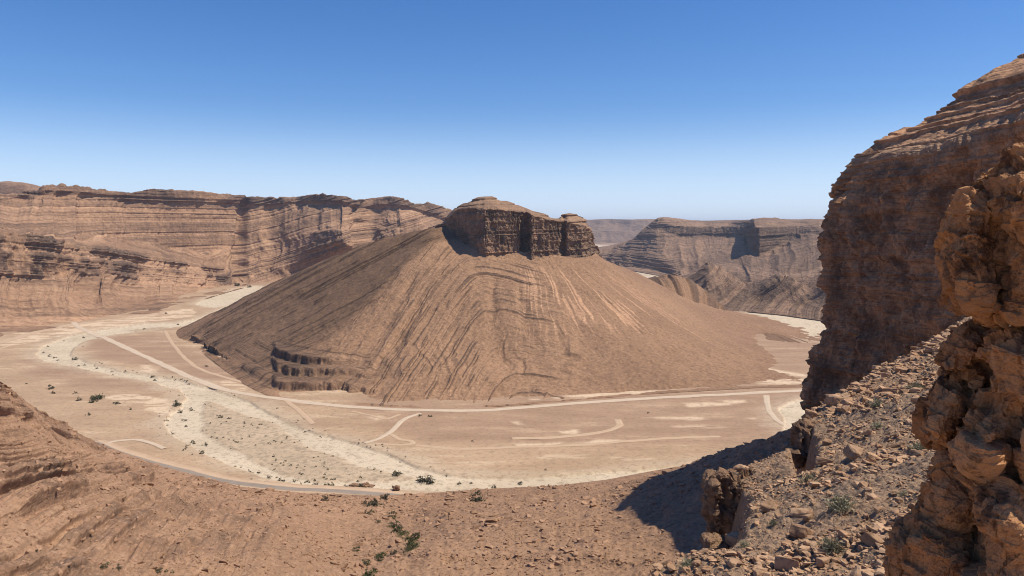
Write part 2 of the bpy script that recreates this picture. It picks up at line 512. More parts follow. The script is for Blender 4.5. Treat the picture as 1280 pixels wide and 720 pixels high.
def build_hill():
    S = [
        [('w', -90, 1010, 150), ('w', -160, 1130, 100), ('w', -330, 1250, 40), ('w', -520, 1330, -4)],
        [('w', -70, 985, 151), (555, 284.5, 985), (520, 289, 1000), (470, 302, 1020), (400, 327, 1050), (330, 358, 1075), (265, 391, 1085), (222, 412, 1085), (212, 416, 1085)],
        [(566, 288, 965), (540, 290, 955), (500, 312, 940), (440, 345, 920), (370, 385, 900), (310, 418, 885), (262, 437, None), (252, 441, None)],
        [(570, 296, 950), (548, 296, 935), (518, 316, 900), (480, 350, 852), (430, 400, 793), (380, 438, 751), (345, 466, 720), (318, 478, 703), (308, 482, None)],
        [(578, 303, 930), (556, 306, 915), (528, 326, 880), (498, 362, 825), (465, 410, 765), (430, 452, 715), (400, 487, 672), (372, 496, 655), (362, 501, None)],
        [(590, 309, 910), (574, 318, 895), (550, 340, 860), (525, 378, 800), (497, 420, 742), (470, 460, 692), (445, 492, 652), (430, 502, None), (425, 505, None)],
        [(606, 314, 898), (598, 324, 885), (580, 350, 845), (562, 390, 780), (545, 430, 720), (528, 470, 668), (518, 498, 634), (512, 506, None), (510, 509, None)],
        [(632, 314, 902), (632, 326, 888), (628, 352, 850), (622, 390, 790), (616, 430, 728), (610, 470, 672), (606, 498, 636), (604, 506, None), (603, 509, None)],
        [(660, 315, 905), (665, 328, 892), (676, 355, 855), (684, 390, 800), (690, 430, 740), (694, 465, 690), (697, 488, 660), (699, 498, None), (700, 502, None)],
        [(690, 318, 912), (698, 332, 898), (720, 360, 862), (745, 392, 815), (768, 425, 762), (790, 455, 718), (808, 478, 685), (818, 488, None), (822, 492, None)],
        [(718, 322, 925), (728, 334, 912), (760, 360, 885), (800, 390, 850), (840, 420, 808), (880, 450, 758), (915, 472, 715), (935, 482, None), (942, 485, None)],
        [(738, 320, 950), (750, 331, 945), (790, 357, 950), (835, 387, 945), (885, 413, 920), (935, 436, 870), (985, 460, 795), (1020, 476, None), (1030, 479, None)],
        [(744, 316, 985), (760, 329, 990), (800, 353, 1005), (840, 380, 1020), (880, 398, 1045), (920, 410, 1060), (970, 423, 1010), (1040, 441, None), (1060, 446, None)],
        [('w', 110, 1050, 110), ('w', 180, 1130, 85), ('w', 260, 1220, 45), ('w', 340, 1290, 15), ('w', 420, 1300, -2), ('w', 450, 1300, -4)],
        [('w', 60, 1090, 110), ('w', 60, 1200, 80), ('w', 60, 1300, 40), ('w', 60, 1400, -4)],
    ]
    n = 460
    L = [spoke(s, n) for s in S]
    par = np.array([0, .06, .15, .22, .28, .34, .42, .52, .62, .71, .80, .88, .95, .98, 1.])
    P = cross(L, 1250, par)           # [spoke, along]
    P = P.transpose(1, 0, 2)         # rows down-slope, columns round the hill
    nr, nc = P.shape[:2]
    t = np.linspace(0, 1, nr)[:, None]
    s = np.linspace(0, 1, nc)[None, :]
    N = face_cam(P, normals(P))
    x, y, z = P[..., 0], P[..., 1], P[..., 2]
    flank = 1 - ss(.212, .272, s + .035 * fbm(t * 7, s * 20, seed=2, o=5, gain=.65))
    fan = ss(.62, .74, s)
    ax_ = x - (-40 + (105 - z) * .5)
    w1 = z + np.where(ax_ < 0, .9, .30) * (np.sqrt(ax_ ** 2 + 18. ** 2) - 18)
    w2 = (z - .54 * x) * .88 + .05 * y
    lowc = (1 - ss(.33, .36, s)) * ss(.15, .18, s) * (1 - ss(26, 32, z)) * ss(.3, .4, t)
    wob = 3 * fbm(x * .01, y * .01, z * .01, seed=4, o=3)

    def beds(w_, a, lo, hi, brk):
        rr = np.random.default_rng(a)
        out, lines = np.zeros_like(w_), np.zeros_like(w_)
        wj = w_ + 1.2 * fbm(x * .03, y * .03, z * .03, seed=a + 2, o=3)
        on = ss(brk, brk + .12, .6 * vn(x * .013, y * .013, w_ * .11, seed=a + 3) + .4 * vn(x * .06, y * .06, w_ * .2, seed=a + 4))
        L_ = lo
        while L_ < hi:
            L_ += rr.uniform(3.5, 14)
            for dl in ((0, 2.6) if rr.uniform() < .5 else (0,)):
                wd_, am = rr.uniform(.55, .95), rr.uniform(.8, 2.0)
                q_ = (wj - L_ - dl) / wd_
                e_ = np.exp(-np.minimum(q_ * q_, 30)) * on
                out += am * e_
                lines = np.maximum(lines, e_)
        fine_ = (hard(w_ * 2.3, a + 10, .55, .08) - .5)
        return out + .5 * fine_, lines
    dA, hA = beds(w1 + wob, 51, -20, 420, .46)
    dB, hB = beds(w2 + wob, 53, -80, 420, .44)
    dbed = dA * (1 - flank) + dB * flank
    h = hA * (1 - flank) + hB * flank
    w = np.where(flank > .5, w2, w1) + wob
    w = np.where(lowc > .5, z + 300 + .3 * wob, w)
    dbed = dbed * (1 - lowc)
    edge = ss(0, .04, t) * (1 - ss(.93, .985, t))
    g1 = ridged(s * 20 + .9 * fbm(s * 14, t * 5, seed=7), t * 1.6, seed=71, o=4)
    g2 = ridged(s * 70 + 1.2 * fbm(s * 30, t * 8, seed=17), t * 2.5, seed=75, o=3)
    bedk = (1 - ss(.60, .68, s)) * ss(.03, .10, t)
    bpatch = ss(.47, .60, .6 * vn(x * .011, y * .011, z * .02, seed=99) + .4 * vn(x * .04, y * .04, z * .05, seed=98))
    bpatch = np.clip(bpatch + .25 * flank, 0, 1)
    d = -6 * (1 - g1) * (1 - .75 * fan) * ss(.15, .6, t) * (1 - .5 * flank) - 1.0 * (1 - g2) * (.25 + .75 * fan) * (1 - .4 * flank) * ss(.45, .6, vn(s * 25, t * 3, seed=76))
    for s0, s1, t0_, t1_, wd, dp in [(a_, b_, c_, d_, 1.9 * e_, .55 * f_) for a_, b_, c_, d_, e_, f_ in ((.292, .298, .22, .95, .008, 7), (.345, .36, .3, .9, .006, 3.5), (.43, .45, .2, .75, .006, 3), (.50, .54, .16, .8, .008, 6), (.565, .60, .2, .75, .007, 5), (.66, .68, .15, .7, .006, 3), (.75, .78, .25, .9, .006, 2.5), (.21, .205, .2, .8, .005, 3), (.12, .13, .3, .9, .005, 2.5))]:
        k_ = np.clip((t - t0_) / (t1_ - t0_), 0, 1)
        sc_ = s0 + (s1 - s0) * k_ + .013 * fbm(t * 7, s * 0 + s0 * 50, seed=int(s0 * 1000), o=3)
        d = d - dp * np.exp(-((s - sc_) / (wd * (.5 + k_))) ** 2) * ss(t0_, t0_ + .1, t) * (1 - ss(t1_ - .1, t1_, t))
    d += dbed * bedk
    d += .9 * fbm(x * .11, y * .11, z * .11, seed=19, o=4, gain=.6)
    xl = x + .3 * (y - 745)
    zz = z + 4 * fbm(x * .03, y * .03, seed=92, o=3)
    cl = ss(-247, -237, xl + 5 * fbm(x * .05, z * .2, seed=93)) * (1 - ss(-228, -120, xl + 14 * fbm(x * .05, z * .3, seed=94, o=3))) * ss(2, 4, zz) * (1 - ss(21, 27, zz)) * (1 - ss(.42, .46, s)) * ss(.12, .15, s)
    foot = np.exp(-((t - .93) / .028) ** 2) * ss(.06, .075, s) * (1 - ss(.2, .24, s)) * ss(.35, .5, vn(s * 60, t * 2, seed=95))
    d += foot * (3 + 4 * fbm(s * 150, t * 5, seed=6, o=3)) + cl * (3 + 2.2 * fbm(x * .09, y * .09, z * .25, seed=5, o=4))
    d += 1.2 * fbm(x * .05, y * .05, z * .05, seed=12, o=4)
    d *= edge
    P = P + N * d[..., None]
    zt = P[..., 2] + .8 * fbm(x * .03, y * .03, seed=97, o=2)
    for per, ph in ((8.5, .15), (3.1, .4)):
        q_ = zt / per + ph
        st_ = per * (np.floor(q_) + ss(.36, .60, q_ - np.floor(q_)) - q_)
        P[..., 2] += st_ * np.clip(cl * 1.1 + foot * .9, 0, 1) * edge * (1.0 if per > 5 else .6)
        zt = zt + st_
    cliff = np.clip(cl * .6 + foot * .5 + .9 * h * bedk, 0, 1)
    streak = ss(.62, .72, vn(s * 300 + 2 * fbm(t * 6, s * 9, seed=34), t * 3.5, seed=3) * .62 + .38 * vn(s * 40, t * 5, seed=33)) * ss(.54, .60, s) * (1 - ss(.80, .9, s)) * ss(.06, .13, t) * (1 - ss(.45, .65, t))
    tone = -.62 * flank * (1 - ss(.4, .9, t) * .55) * ss(.03, .1, s) + .13 * fbm(x * .012, y * .012, z * .012, seed=9, o=4) + .95 * streak - .07 * fan - .30 * h * bedk + .07 * (1 - flank) * (1 - fan)  # left flank darker: dark varnish, plus shade of the left-facing side painted in
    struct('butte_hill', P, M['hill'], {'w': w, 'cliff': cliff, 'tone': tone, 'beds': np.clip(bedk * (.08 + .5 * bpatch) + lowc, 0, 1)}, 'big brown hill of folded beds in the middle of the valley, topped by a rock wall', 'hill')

    # the rock wall on its top
    U = np.r_[np.linspace(535, 752, 620)]
    Yf = [(535, 1010), (552, 985), (562, 965), (575, 938), (588, 912), (597, 897), (606, 889), (625, 892), (651, 897), (654, 908), (657, 908), (664, 893), (682, 899), (701, 905), (703.5, 917), (705, 917), (709, 912), (728, 920), (738, 938), (744, 965), (748, 1000), (752, 1020)]
    vb = [(535, 296), (552, 296), (562, 300), (575, 310), (588, 320), (606, 326), (655, 326), (690, 330), (720, 336), (738, 332), (752, 326)]
    vm = [(535, 284), (545, 283), (558, 277), (568, 266), (575, 262), (588, 261), (600, 262), (625, 262), (640, 264), (660, 267), (680, 272), (700, 277), (716, 279), (733, 281), (740, 292), (744, 302), (752, 322)]
    vt = [(535, 284), (545, 282.5), (556, 275), (562, 268), (570, 260), (580, 254.5), (592, 249.5), (600, 246), (607, 245.4), (616, 246.5), (625, 250), (634, 252), (650, 258), (664, 263.5), (672, 266), (680, 268), (690, 272), (698, 272), (703, 268.5), (712, 267.3), (722, 268.5), (729, 271), (733, 276), (738, 286), (742, 299), (746, 312), (752, 324)]
    Yf = [(a, 889 + (b - 889) * 1.6 if a > 606 else b) for a, b in Yf]
    iv = lambda a, du=0: np.interp(U, [q[0] for q in a], [q[1] for q in a])
    Y = iv(Yf)
    j = fbm(U * .09, U * 0, seed=3, o=4)
    rowsW = [W(U, iv(vb), Y - 1), W(U, iv(vm) * .55 + iv(vb) * .45, Y + 2), W(U, iv(vm) + 1.2 * j, Y + 5), W(U, iv(vm) * .5 + iv(vt) * .5 + .6 * j, np.maximum(Y, 905) + 24), W(U, iv(vt) + .5 * j, np.maximum(Y + 30, 960) + 5)]
    b1 = rowsW[-1] + np.array([0, 60, -12])
    b2 = rowsW[-1] + np.array([0, 95, 0])
    b2[:, 2] = 90
    par = np.array([0, .35, .68, .82, .92, .97, 1])
    P = cross(rowsW + [b1, b2], 300, par, smooth=False)
    t = np.linspace(0, 1, 300)[:, None]
    N = face_cam(P, normals(P))
    x, y, z = P[..., 0], P[..., 1], P[..., 2]
    uu = np.broadcast_to(U[None, :], x.shape)
    wall = 1 - ss(.64, .72, t)
    w = z - .03 * x + 1.5 * fbm(x * .02, y * .02, seed=3)
    h = hard(w * 2.2, 131, .5, .1)
    hb = hard(w * 1.1 + 9, 141, .45, .1)
    col = ridged(uu * .11, z * .012, seed=7, o=4)
    vj = ss(.9, .98, ridged(uu * .09 + .3 * fbm(z * .05, uu * .02, seed=47), z * .003, seed=48, o=2))
    d = wall * (1.1 * (h - .5) + 1.6 * (hb - .5) - 2.8 * vj - 5.5 * (1 - col) + 4 * fbm(uu * .22, z * .12, seed=9, o=6, gain=.65)) + (1 - wall) * (3 * (h - .5))
    d *= 1 - ss(.9, .95, t)
    Hn = N.copy()
    Hn[..., 2] *= .25
    Hn /= np.linalg.norm(Hn, axis=2, keepdims=True)
    P = P + Hn * d[..., None]
    tone = .12 * fbm(x * .03, z * .05, seed=8, o=4) - .12 * (1 - wall) * 0 - .12 * ss(.5, .66, t) * wall
    struct('butte', P, M['butte'], {'w': w, 'cliff': np.clip(wall * .9 + .3 * h, 0, 1), 'tone': tone}, 'dark brown rock wall of three towers capping the hill in the middle of the valley', 'butte')


# ------------------------------------------------------------------ small folded hill right of it, mesas far right, farthest hills
def build_far():
    U = np.linspace(770, 1010, 330)
    rows = [
        [(770, 380, 1120), (840, 400, 1120), (900, 415, 1110), (960, 424, None), (1010, 432, None)],
        [(770, 372, 1150), (830, 388, 1140), (870, 398, 1140), (900, 404, 1135), (930, 409, 1130), (960, 415, None), (1010, 428, None)],
        [(770, 356, 1180), (815, 362, 1165), (835, 362, 1150), (855, 366, 1160), (875, 380, 1170), (900, 394, 1180), (930, 406, 1185), (960, 412, 1150), (1010, 425, None)],
        [(770, 352, 1230), (795, 352, 1240), (815, 347, 1230), (830, 343, 1220), (846, 344, 1225), (860, 348, 1230), (872, 355, 1235), (884, 364, 1240), (898, 377, 1245), (912, 391, 1250), (928, 402, 1250), (945, 409, 1240), (1010, 422, None)],
    ]
    L = [rowline(r, U, 4) for r in rows]
    b = L[-1] + np.array([10, 60, -25])
    b2 = L[-1] + np.array([20, 180, 0])
    b2[:, 2] = -4
    P = cross(L + [b, b2], 160, np.array([0, .12, .5, .88, .94, 1]))
    t = np.linspace(0, 1, 160)[:, None]
    N = face_cam(P, normals(P))
    x, y, z = P[..., 0], P[..., 1], P[..., 2]
    w = .75 * (x - .55 * (z - 40)) - 18 * np.cos((z - 30) / 30.) + 2 * fbm(x * .02, z * .02, seed=5)
    h = hard(w * 2.2, 151, .5, .1)
    d = (5.0 * (h - .5) - 4 * (1 - ridged(x * .03, z * .02, seed=3))) * ss(0, .2, t) * (1 - ss(.84, .9, t))
    P = P + N * d[..., None]
    tone = -.10 + .1 * fbm(x * .02, y * .02, z * .02, seed=4) - .25 * h
    struct('folded_hill', P, M['hill'], {'w': w, 'cliff': .6 * h * ss(.2, .4, t), 'tone': tone}, 'small brown hill of steeply tilted beds at the right foot of the cliff capped hill', 'hill')

    U = np.linspace(700, 1130, 700)
    rows = [
        [(700, 334, 2850), (760, 335, 2800), (790, 338, 2600), (830, 346, 2280), (850, 362, 1850), (880, 379, 1480), (930, 387, 1350), (980, 393, 1280), (1035, 400, 1205), (1130, 408, None)],
        [(700, 330, 2950), (755, 331, 2900), (790, 333, 2720), (830, 339, 2400), (850, 352, 1950), (880, 369, 1560), (930, 377, 1430), (980, 383, 1350), (1035, 388, 1270), (1130, 395, 1200)],
        [(700, 328, 3000), (757, 324, 2980), (790, 322, 2850), (820, 324, 2600), (850, 333, 2300), (880, 343, 2050), (910, 345, 1850), (940, 350, 1650), (980, 345, 1520), (1035, 340, 1450), (1130, 330, 1400)],
        [(700, 326, 3050), (760, 317, 3040), (790, 311, 2950), (820, 308, 2800), (850, 309, 2700), (880, 313, 2560), (910, 318, 2350), (938, 322, 2000), (960, 322, 1950), (985, 312, 1950), (1010, 303, 1900), (1035, 302, 1850), (1130, 300, 1800)],
        # foot of the upper cliffs
        [(700, 325, 3100), (764, 312, 3090), (795, 298, 3050), (820, 288, 2980), (836, 291, 2940), (850, 294.5, 2930), (880, 293.5, 2920), (910, 294, 2880), (930, 293, 2750), (935, 310, 2300), (945, 318, 2120), (950, 319, 2100), (962, 314, 2180), (972, 308, 2250), (985, 301, 2300), (1000, 292, 2330), (1015, 293, 2250), (1035, 295, 2150), (1130, 290, 2000)],
        [(700, 324, 3150), (766, 310, 3140), (798, 292, 3090), (820, 279, 3030), (836, 280.5, 2980), (850, 282.5, 2970), (880, 284, 2970), (910, 284, 2920), (930, 283, 2800), (936, 281, 2400), (942, 281, 2180), (950, 283, 2150), (962, 283, 2230), (972, 284, 2300), (985, 284, 2370), (1000, 284, 2400), (1015, 284, 2320), (1035, 286, 2230), (1130, 283, 2100)],
        [(700, 323, 3200), (768, 308.5, 3190), (790, 300, 3170), (803, 287, 3140), (816, 276, 3120), (822, 272, 3110), (830, 271.2, 3100), (840, 271.8, 3120), (855, 274, 3200), (880, 276, 3300), (915, 275.5, 3300), (935, 275, 2900), (942, 273, 2600), (955, 271.8, 2550), (968, 271.5, 2550), (980, 273.5, 2600), (1000, 274.5, 2700), (1012, 273.5, 2700), (1030, 274.5, 2650), (1060, 275, 2600), (1130, 275, 2500)],
    ]
    L = [rowline(r, U, 3) for r in rows]
    b = L[-1] * np.array([1.3, 1.3, 1])
    b[:, 2] -= 10
    b2 = L[-1] * np.array([1.6, 1.6, 1])
    b2[:, 2] = -5
    par = np.array([0, .06, .3, .5, .68, .80, .92, .96, 1])
    P = cross(L + [b, b2], 330, par, smooth=False)
    k = np.array([1, 2, 3, 2, 1.]) / 9
    P = np.apply_along_axis(lambda a: np.convolve(np.r_[a[0], a[0], a, a[-1], a[-1]], k, 'valid'), 0, P)
    t = np.linspace(0, 1, 330)[:, None]
    N = face_cam(P, normals(P))
    x, y, z = P[..., 0], P[..., 1], P[..., 2]
    uu = np.broadcast_to(U[None, :], x.shape)
    fold = ss(860, 900, uu) * (1 - ss(.45, .66, t))
    w = z - .02 * x + 6 * fbm(x * .002, y * .002, seed=3)
    wf = .25 * (x - .1 * y) - 1.0 * z + 14 * np.sin(x * .006 + z * .015)
    w = w * (1 - fold) + wf * fold
    h = hard(w * .8, 161, .5, .1)
    g = ridged(uu * .05 + .6 * fbm(uu * .02, t * 5, seed=4), t * 2, seed=171, o=4)
    wall = ss(.66, .7, t) * (1 - ss(.79, .82, t)) * ss(825, 838, uu) * (1 - .6 * ss(1000, 1020, uu))
    d = ((4.5 * (h - .5) + 2.5 * (hard(w * 2.2, 162) - .5)) * (1 - .65 * fold) - 11 * (1 - g) * (1 - wall) + 5 * fbm(uu * .3, z * .05, seed=8) * wall) * ss(.02, .1, t) * (1 - ss(.85, .92, t)) * np.clip(y / 2400, .5, 1.4)
    P = P + N * d[..., None]
    P[..., 2] += 2 * fbm(uu * .2, uu * 0, seed=6) * ss(.88, .92, t)
    tone = -.22 + .14 * fbm(x * .004, y * .004, z * .02, seed=4) - .2 * (hard(w * 1.6, 163) - .4)
    struct('far_mesa_hill', P, M['far'], {'w': w, 'cliff': np.clip(wall + .35 * h, 0, 1), 'tone': tone}, 'distant grey brown mesa with shaded cliffs beyond the pale riverbed, right of the cliff capped hill', 'hill')

    # low folded hills at its foot
    U = np.linspace(780, 1130, 420)
    rows = [
        [(780, 386, None), (860, 387, None), (930, 389, None), (980, 394, None), (1035, 402, None), (1130, 412, None)],
        [(780, 372, 1480), (860, 374, 1440), (890, 372, 1420), (930, 376, 1400), (965, 374, 1360), (1000, 380, 1320), (1035, 382, 1270), (1130, 385, 1250)],
        [(780, 360, 1720), (815, 352, 1700), (840, 347, 1650), (862, 339, 1600), (884, 326, 1570), (900, 331, 1560), (918, 343, 1530), (938, 353, 1480), (955, 349, 1450), (972, 342, 1430), (988, 345, 1420), (1006, 351, 1410), (1035, 337, 1390), (1130, 325, 1380)],
    ]
    L = [rowline(q, U, 6) for q in rows]
    b = L[-1] + np.array([10, 130, -30])
    b2 = L[-1] + np.array([20, 330, 0])
    b2[:, 2] = -4
    P = cross(L + [b, b2], 200, np.array([0, .25, .78, .9, 1]))
    t = np.linspace(0, 1, 200)[:, None]
    N = face_cam(P, normals(P))
    x, y, z = P[..., 0], P[..., 1], P[..., 2]
    w = z * .8 - .45 * (x - .3 * y) + 10 * np.sin(x * .02) + 3 * fbm(x * .01, y * .01, z * .02, seed=3)
    h = hard(w * 1.6, 261, .5, .08)
    g = ridged(x * .02 + .5 * fbm(x * .01, y * .01, seed=5), y * .006, seed=262, o=4)
    d = (4 * (h - .5) - 14 * (1 - g)) * ss(.05, .3, t) * (1 - ss(.8, .88, t))
    P = P + N * d[..., None]
    struct('low_hills', P, M['far'], {'w': w, 'cliff': .4 * h, 'tone': -.22 + .15 * fbm(x * .008, y * .008, z * .02, seed=6, o=4) - .22 * (h - .4)}, 'low brown folded hills at the foot of the distant mesa', 'hill')

    # farthest hills
    U = np.linspace(560, 1120, 420)
    rows = [
        [(560, 307, 6800), (1120, 307, 6800)],
        [(560, 298, 7300), (740, 300, 7300), (780, 303, 7200), (850, 300, 7300), (1120, 296, 7300)],
        [(560, 275, 8000), (640, 274, 8000), (735, 274.5, 8000), (760, 273.5, 8000), (790, 274, 7900), (818, 273.5, 8000), (850, 276, 8000), (960, 274, 8000), (1120, 273, 8000)],
    ]
    L = [rowline(r, U, 3) for r in rows]
    b = L[-1] * np.array([1.25, 1.25, 1])
    b[:, 2] = -5
    P = cross(L + [b], 160, np.array([0, .3, .9, 1]), smooth=False)
    t = np.linspace(0, 1, 160)[:, None]
    N = face_cam(P, normals(P))
    x, y, z = P[..., 0], P[..., 1], P[..., 2]
    g = ridged(x * .0035 + .5 * fbm(x * .002, y * .002, seed=2), t * 2.5, seed=181, o=5)
    d = (-230 * (1 - g)) * ss(.02, .2, t) * (1 - ss(.8, .92, t))
    Hn = N.copy()
    Hn[..., 2] *= .3
    P = P + Hn * d[..., None]
    struct('distant_hills', P, M['far'], {'w': z, 'cliff': .3, 'tone': -.30 + .3 * fbm(x * .002, z * .01, seed=3)}, 'farthest row of hills on the skyline, hazy and bluish, beyond the distant mesa', 'hill')
    U = np.linspace(-200, 75, 150)
    rows = [[(-200, 262, 2700), (75, 262, 2700)],
            [(-200, 238, 2900), (0, 231.5, 2900), (12, 231, 2900), (28, 233, 2900), (45, 235.5, 2950), (75, 243, 2950)]]
    L = [rowline(r, U, 2) for r in rows]
    b = L[-1] * np.array([1.2, 1.2, 1])
    b[:, 2] = 100
    P = cross([L[0] - np.array([0, 300, 150]), L[0], L[1], b], 80, np.array([0, .3, .8, 1]))
    x, y, z = P[..., 0], P[..., 1], P[..., 2]
    P[..., 2] += 10 * fbm(x * .01, y * .01, seed=4)
    struct('plateau_hill', P, M['mesa'], {'w': z, 'cliff': .3, 'tone': -.1}, 'rounded hilltop showing behind the left end of the long mesa', 'hill')


# ------------------------------------------------------------------ valley floor
def poly_sd(u, v, poly):
    """signed distance (positive inside) of points to a closed polygon, in its own coordinates"""
    poly = np.asarray(poly, float)
    d = np.full(u.shape, 1e18)
    inside = np.zeros(u.shape, bool)
    n = len(poly)
    for i in range(n):
        a, b = poly[i], poly[(i + 1) % n]
        e = b - a
        tt = np.clip(((u - a[0]) * e[0] + (v - a[1]) * e[1]) / (e @ e + 1e-12), 0, 1)
        d = np.minimum(d, (u - a[0] - tt * e[0]) ** 2 + (v - a[1] - tt * e[1]) ** 2)
        c = ((a[1] > v) != (b[1] > v))
        with np.errstate(divide='ignore', invalid='ignore'):
            xi = (b[0] - a[0]) * (v - a[1]) / (b[1] - a[1] + 1e-12) + a[0]
        inside ^= c & (u < xi)
    return np.where(inside, 1, -1) * np.sqrt(d)


# outlines of the gravel beds, traced and laid on the floor
BEDS = [
    # upper bend and main bed
    [(318, 357), (300, 360), (262, 372), (246, 380), (268, 384), (300, 376), (250, 398), (228, 403), (180, 405), (135, 411), (92, 419), (58, 432), (46, 443), (62, 450), (98, 458), (150, 469), (196, 477), (226, 485), (240, 497), (232, 507), (215, 517), (209, 530), (224, 545), (252, 561), (290, 579), (330, 594), (372, 602), (430, 607), (520, 610), (640, 610), (700, 606), (660, 600), (600, 598), (560, 595), (520, 585), (480, 568), (440, 554), (400, 545), (362, 531), (340, 520), (310, 503), (280, 493), (250, 483), (205, 472), (150, 464), (108, 453), (84, 444), (88, 434), (108, 425), (140, 418), (185, 412), (225, 408), (246, 404), (290, 386), (350, 362)],
    [(934, 386), (960, 390), (1060, 402), (1060, 432), (1000, 422), (965, 410), (945, 402)],
    [(786, 335), (815, 338), (845, 343), (835, 350), (808, 351), (795, 345)],
    [(718, 304), (764, 307), (748, 313), (720, 313)],
    [(978, 512), (1000, 500), (1060, 490), (1060, 560), (985, 536)],
    [(640, 600), (700, 596), (780, 590), (850, 585), (870, 582), (820, 590), (760, 600), (700, 608), (650, 612)],
]
ISLANDS = [
    [(262, 500), (300, 512), (345, 530), (380, 553), (420, 566), (470, 585), (520, 596), (470, 600), (400, 600), (350, 590), (310, 573), (275, 550), (250, 530), (247, 512)],
    [(160, 412), (200, 408), (215, 409), (180, 416)],
    [(330, 500), (360, 512), (396, 532), (380, 536), (350, 522)],
]
# paler clay flats
PALES = [
    [(130, 497), (170, 490), (205, 500), (215, 512), (170, 512)], [(175, 508), (215, 512), (214, 524), (190, 520)],
    [(0, 420), (90, 405), (240, 385), (245, 395), (120, 412), (20, 432), (0, 436)],
    [(640, 500), (720, 492), (780, 488), (840, 486), (790, 494), (700, 500)],
    [(915, 468), (960, 460), (1010, 468), (1010, 480), (950, 480)],
    [(170, 455), (195, 455), (190, 466), (175, 464)], [(275, 475), (300, 480), (318, 490), (290, 488)],
    [(630, 525), (650, 525), (662, 533), (640, 532)], [(700, 540), (722, 537), (716, 543)],
    [(640, 555), (800, 548), (800, 552), (640, 561)], [(820, 548), (900, 544), (900, 547), (830, 552)],
    [(455, 520), (480, 515), (490, 524), (470, 526)],
    [(850, 503), (930, 500), (930, 505), (860, 509)], [(800, 520), (960, 522), (960, 525), (800, 523)], [(840, 533), (970, 530), (970, 532), (850, 536)],
]
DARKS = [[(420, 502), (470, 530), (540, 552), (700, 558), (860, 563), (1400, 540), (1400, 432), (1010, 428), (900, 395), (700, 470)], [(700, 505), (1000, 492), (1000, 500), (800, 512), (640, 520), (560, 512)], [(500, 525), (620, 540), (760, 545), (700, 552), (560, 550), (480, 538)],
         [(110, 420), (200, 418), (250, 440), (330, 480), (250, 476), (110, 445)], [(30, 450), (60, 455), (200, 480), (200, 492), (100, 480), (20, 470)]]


def floor_field(u, v, X, Y):
    """bed mask, tone and height of the valley floor"""
    jit = 5 * fbm(X * .03, Y * .03, seed=3, o=4)
    lam = lambda pts: np.array([G(a, b)[:2] for a, b in pts])
    bed = np.full(u.shape, -1e9)
    for p in BEDS:
        bed = np.maximum(bed, poly_sd(X, Y, lam(p)))
    bed = bed + jit + 3
    isl = np.full(u.shape, -1e9)
    for p in ISLANDS:
        isl = np.maximum(isl, poly_sd(X, Y, lam(p)))
    isl = isl + jit * 1.5
    pale = np.full(u.shape, -1e9)
    for p in PALES:
        pale = np.maximum(pale, poly_sd(X, Y, lam(p)))
    dk = np.full(u.shape, -1e9)
    for p in DARKS:
        dk = np.maximum(dk, poly_sd(X, Y, lam(p)))
    return bed, isl, pale + 1.6 * jit, dk + 3 * jit


def build_floor():
    nu, nv = 1250, 400
    u1 = np.linspace(-260, 1340, nu)
    v1 = np.r_[np.linspace(296.5, 330, 40)[:-1], np.linspace(330, 650, nv - 39)]
    u, v = np.meshgrid(u1, v1)
    P = G(u, v)
    X, Y = P[..., 0], P[..., 1]
    bed, isl, pale, dk = floor_field(u, v, X, Y)
    b = ss(-.6, .6, bed)
    i = ss(-2, 4, isl)
    far = np.clip(Y / 700, 1, 6)
    bank = ss(-4, 0, -bed)           # up out of the channel
    zz = -1.6 * ss(-.8, .8, bed / far) + .9 * i * b + .8 * fbm(X * .012, Y * .012, seed=5, o=4) * (1 - .6 * b) + .3 * fbm(X * .08, Y * .08, seed=6, o=3)
    P[..., 2] += zz
    braid = ss(.5, .62, ridged(X * .012 + .7 * fbm(X * .01, Y * .01, seed=9), Y * .012, seed=10, o=3))
    pl = ss(-3, 5, pale) * ss(.35, .55, vn(X * .03, Y * .09, seed=12) * .6 + .4 * vn(X * .1, Y * .3, seed=13))
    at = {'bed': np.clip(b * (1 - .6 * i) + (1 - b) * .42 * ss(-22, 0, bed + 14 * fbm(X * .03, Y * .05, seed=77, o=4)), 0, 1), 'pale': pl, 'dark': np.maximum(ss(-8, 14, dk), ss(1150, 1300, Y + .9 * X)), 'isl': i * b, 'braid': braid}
    cellbed = (b[:-1, :-1] + b[1:, 1:]) > 1.0
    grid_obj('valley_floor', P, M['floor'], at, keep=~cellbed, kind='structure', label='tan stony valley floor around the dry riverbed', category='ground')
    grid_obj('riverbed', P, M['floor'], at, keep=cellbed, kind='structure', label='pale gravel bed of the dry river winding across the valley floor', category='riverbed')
    # the plain under and beyond it all
    bm = bmesh.new()
    bmesh.ops.create_grid(bm, x_segments=24, y_segments=24, size=26000)
    bmesh.ops.translate(bm, verts=bm.verts, vec=(0, 9000, -6))
    me = bpy.data.meshes.new('plain')
    bm.to_mesh(me)
    bm.free()
    obj('plain', me, M['floor'], kind='structure', label='desert plain reaching to the horizon beyond the hills', category='ground')


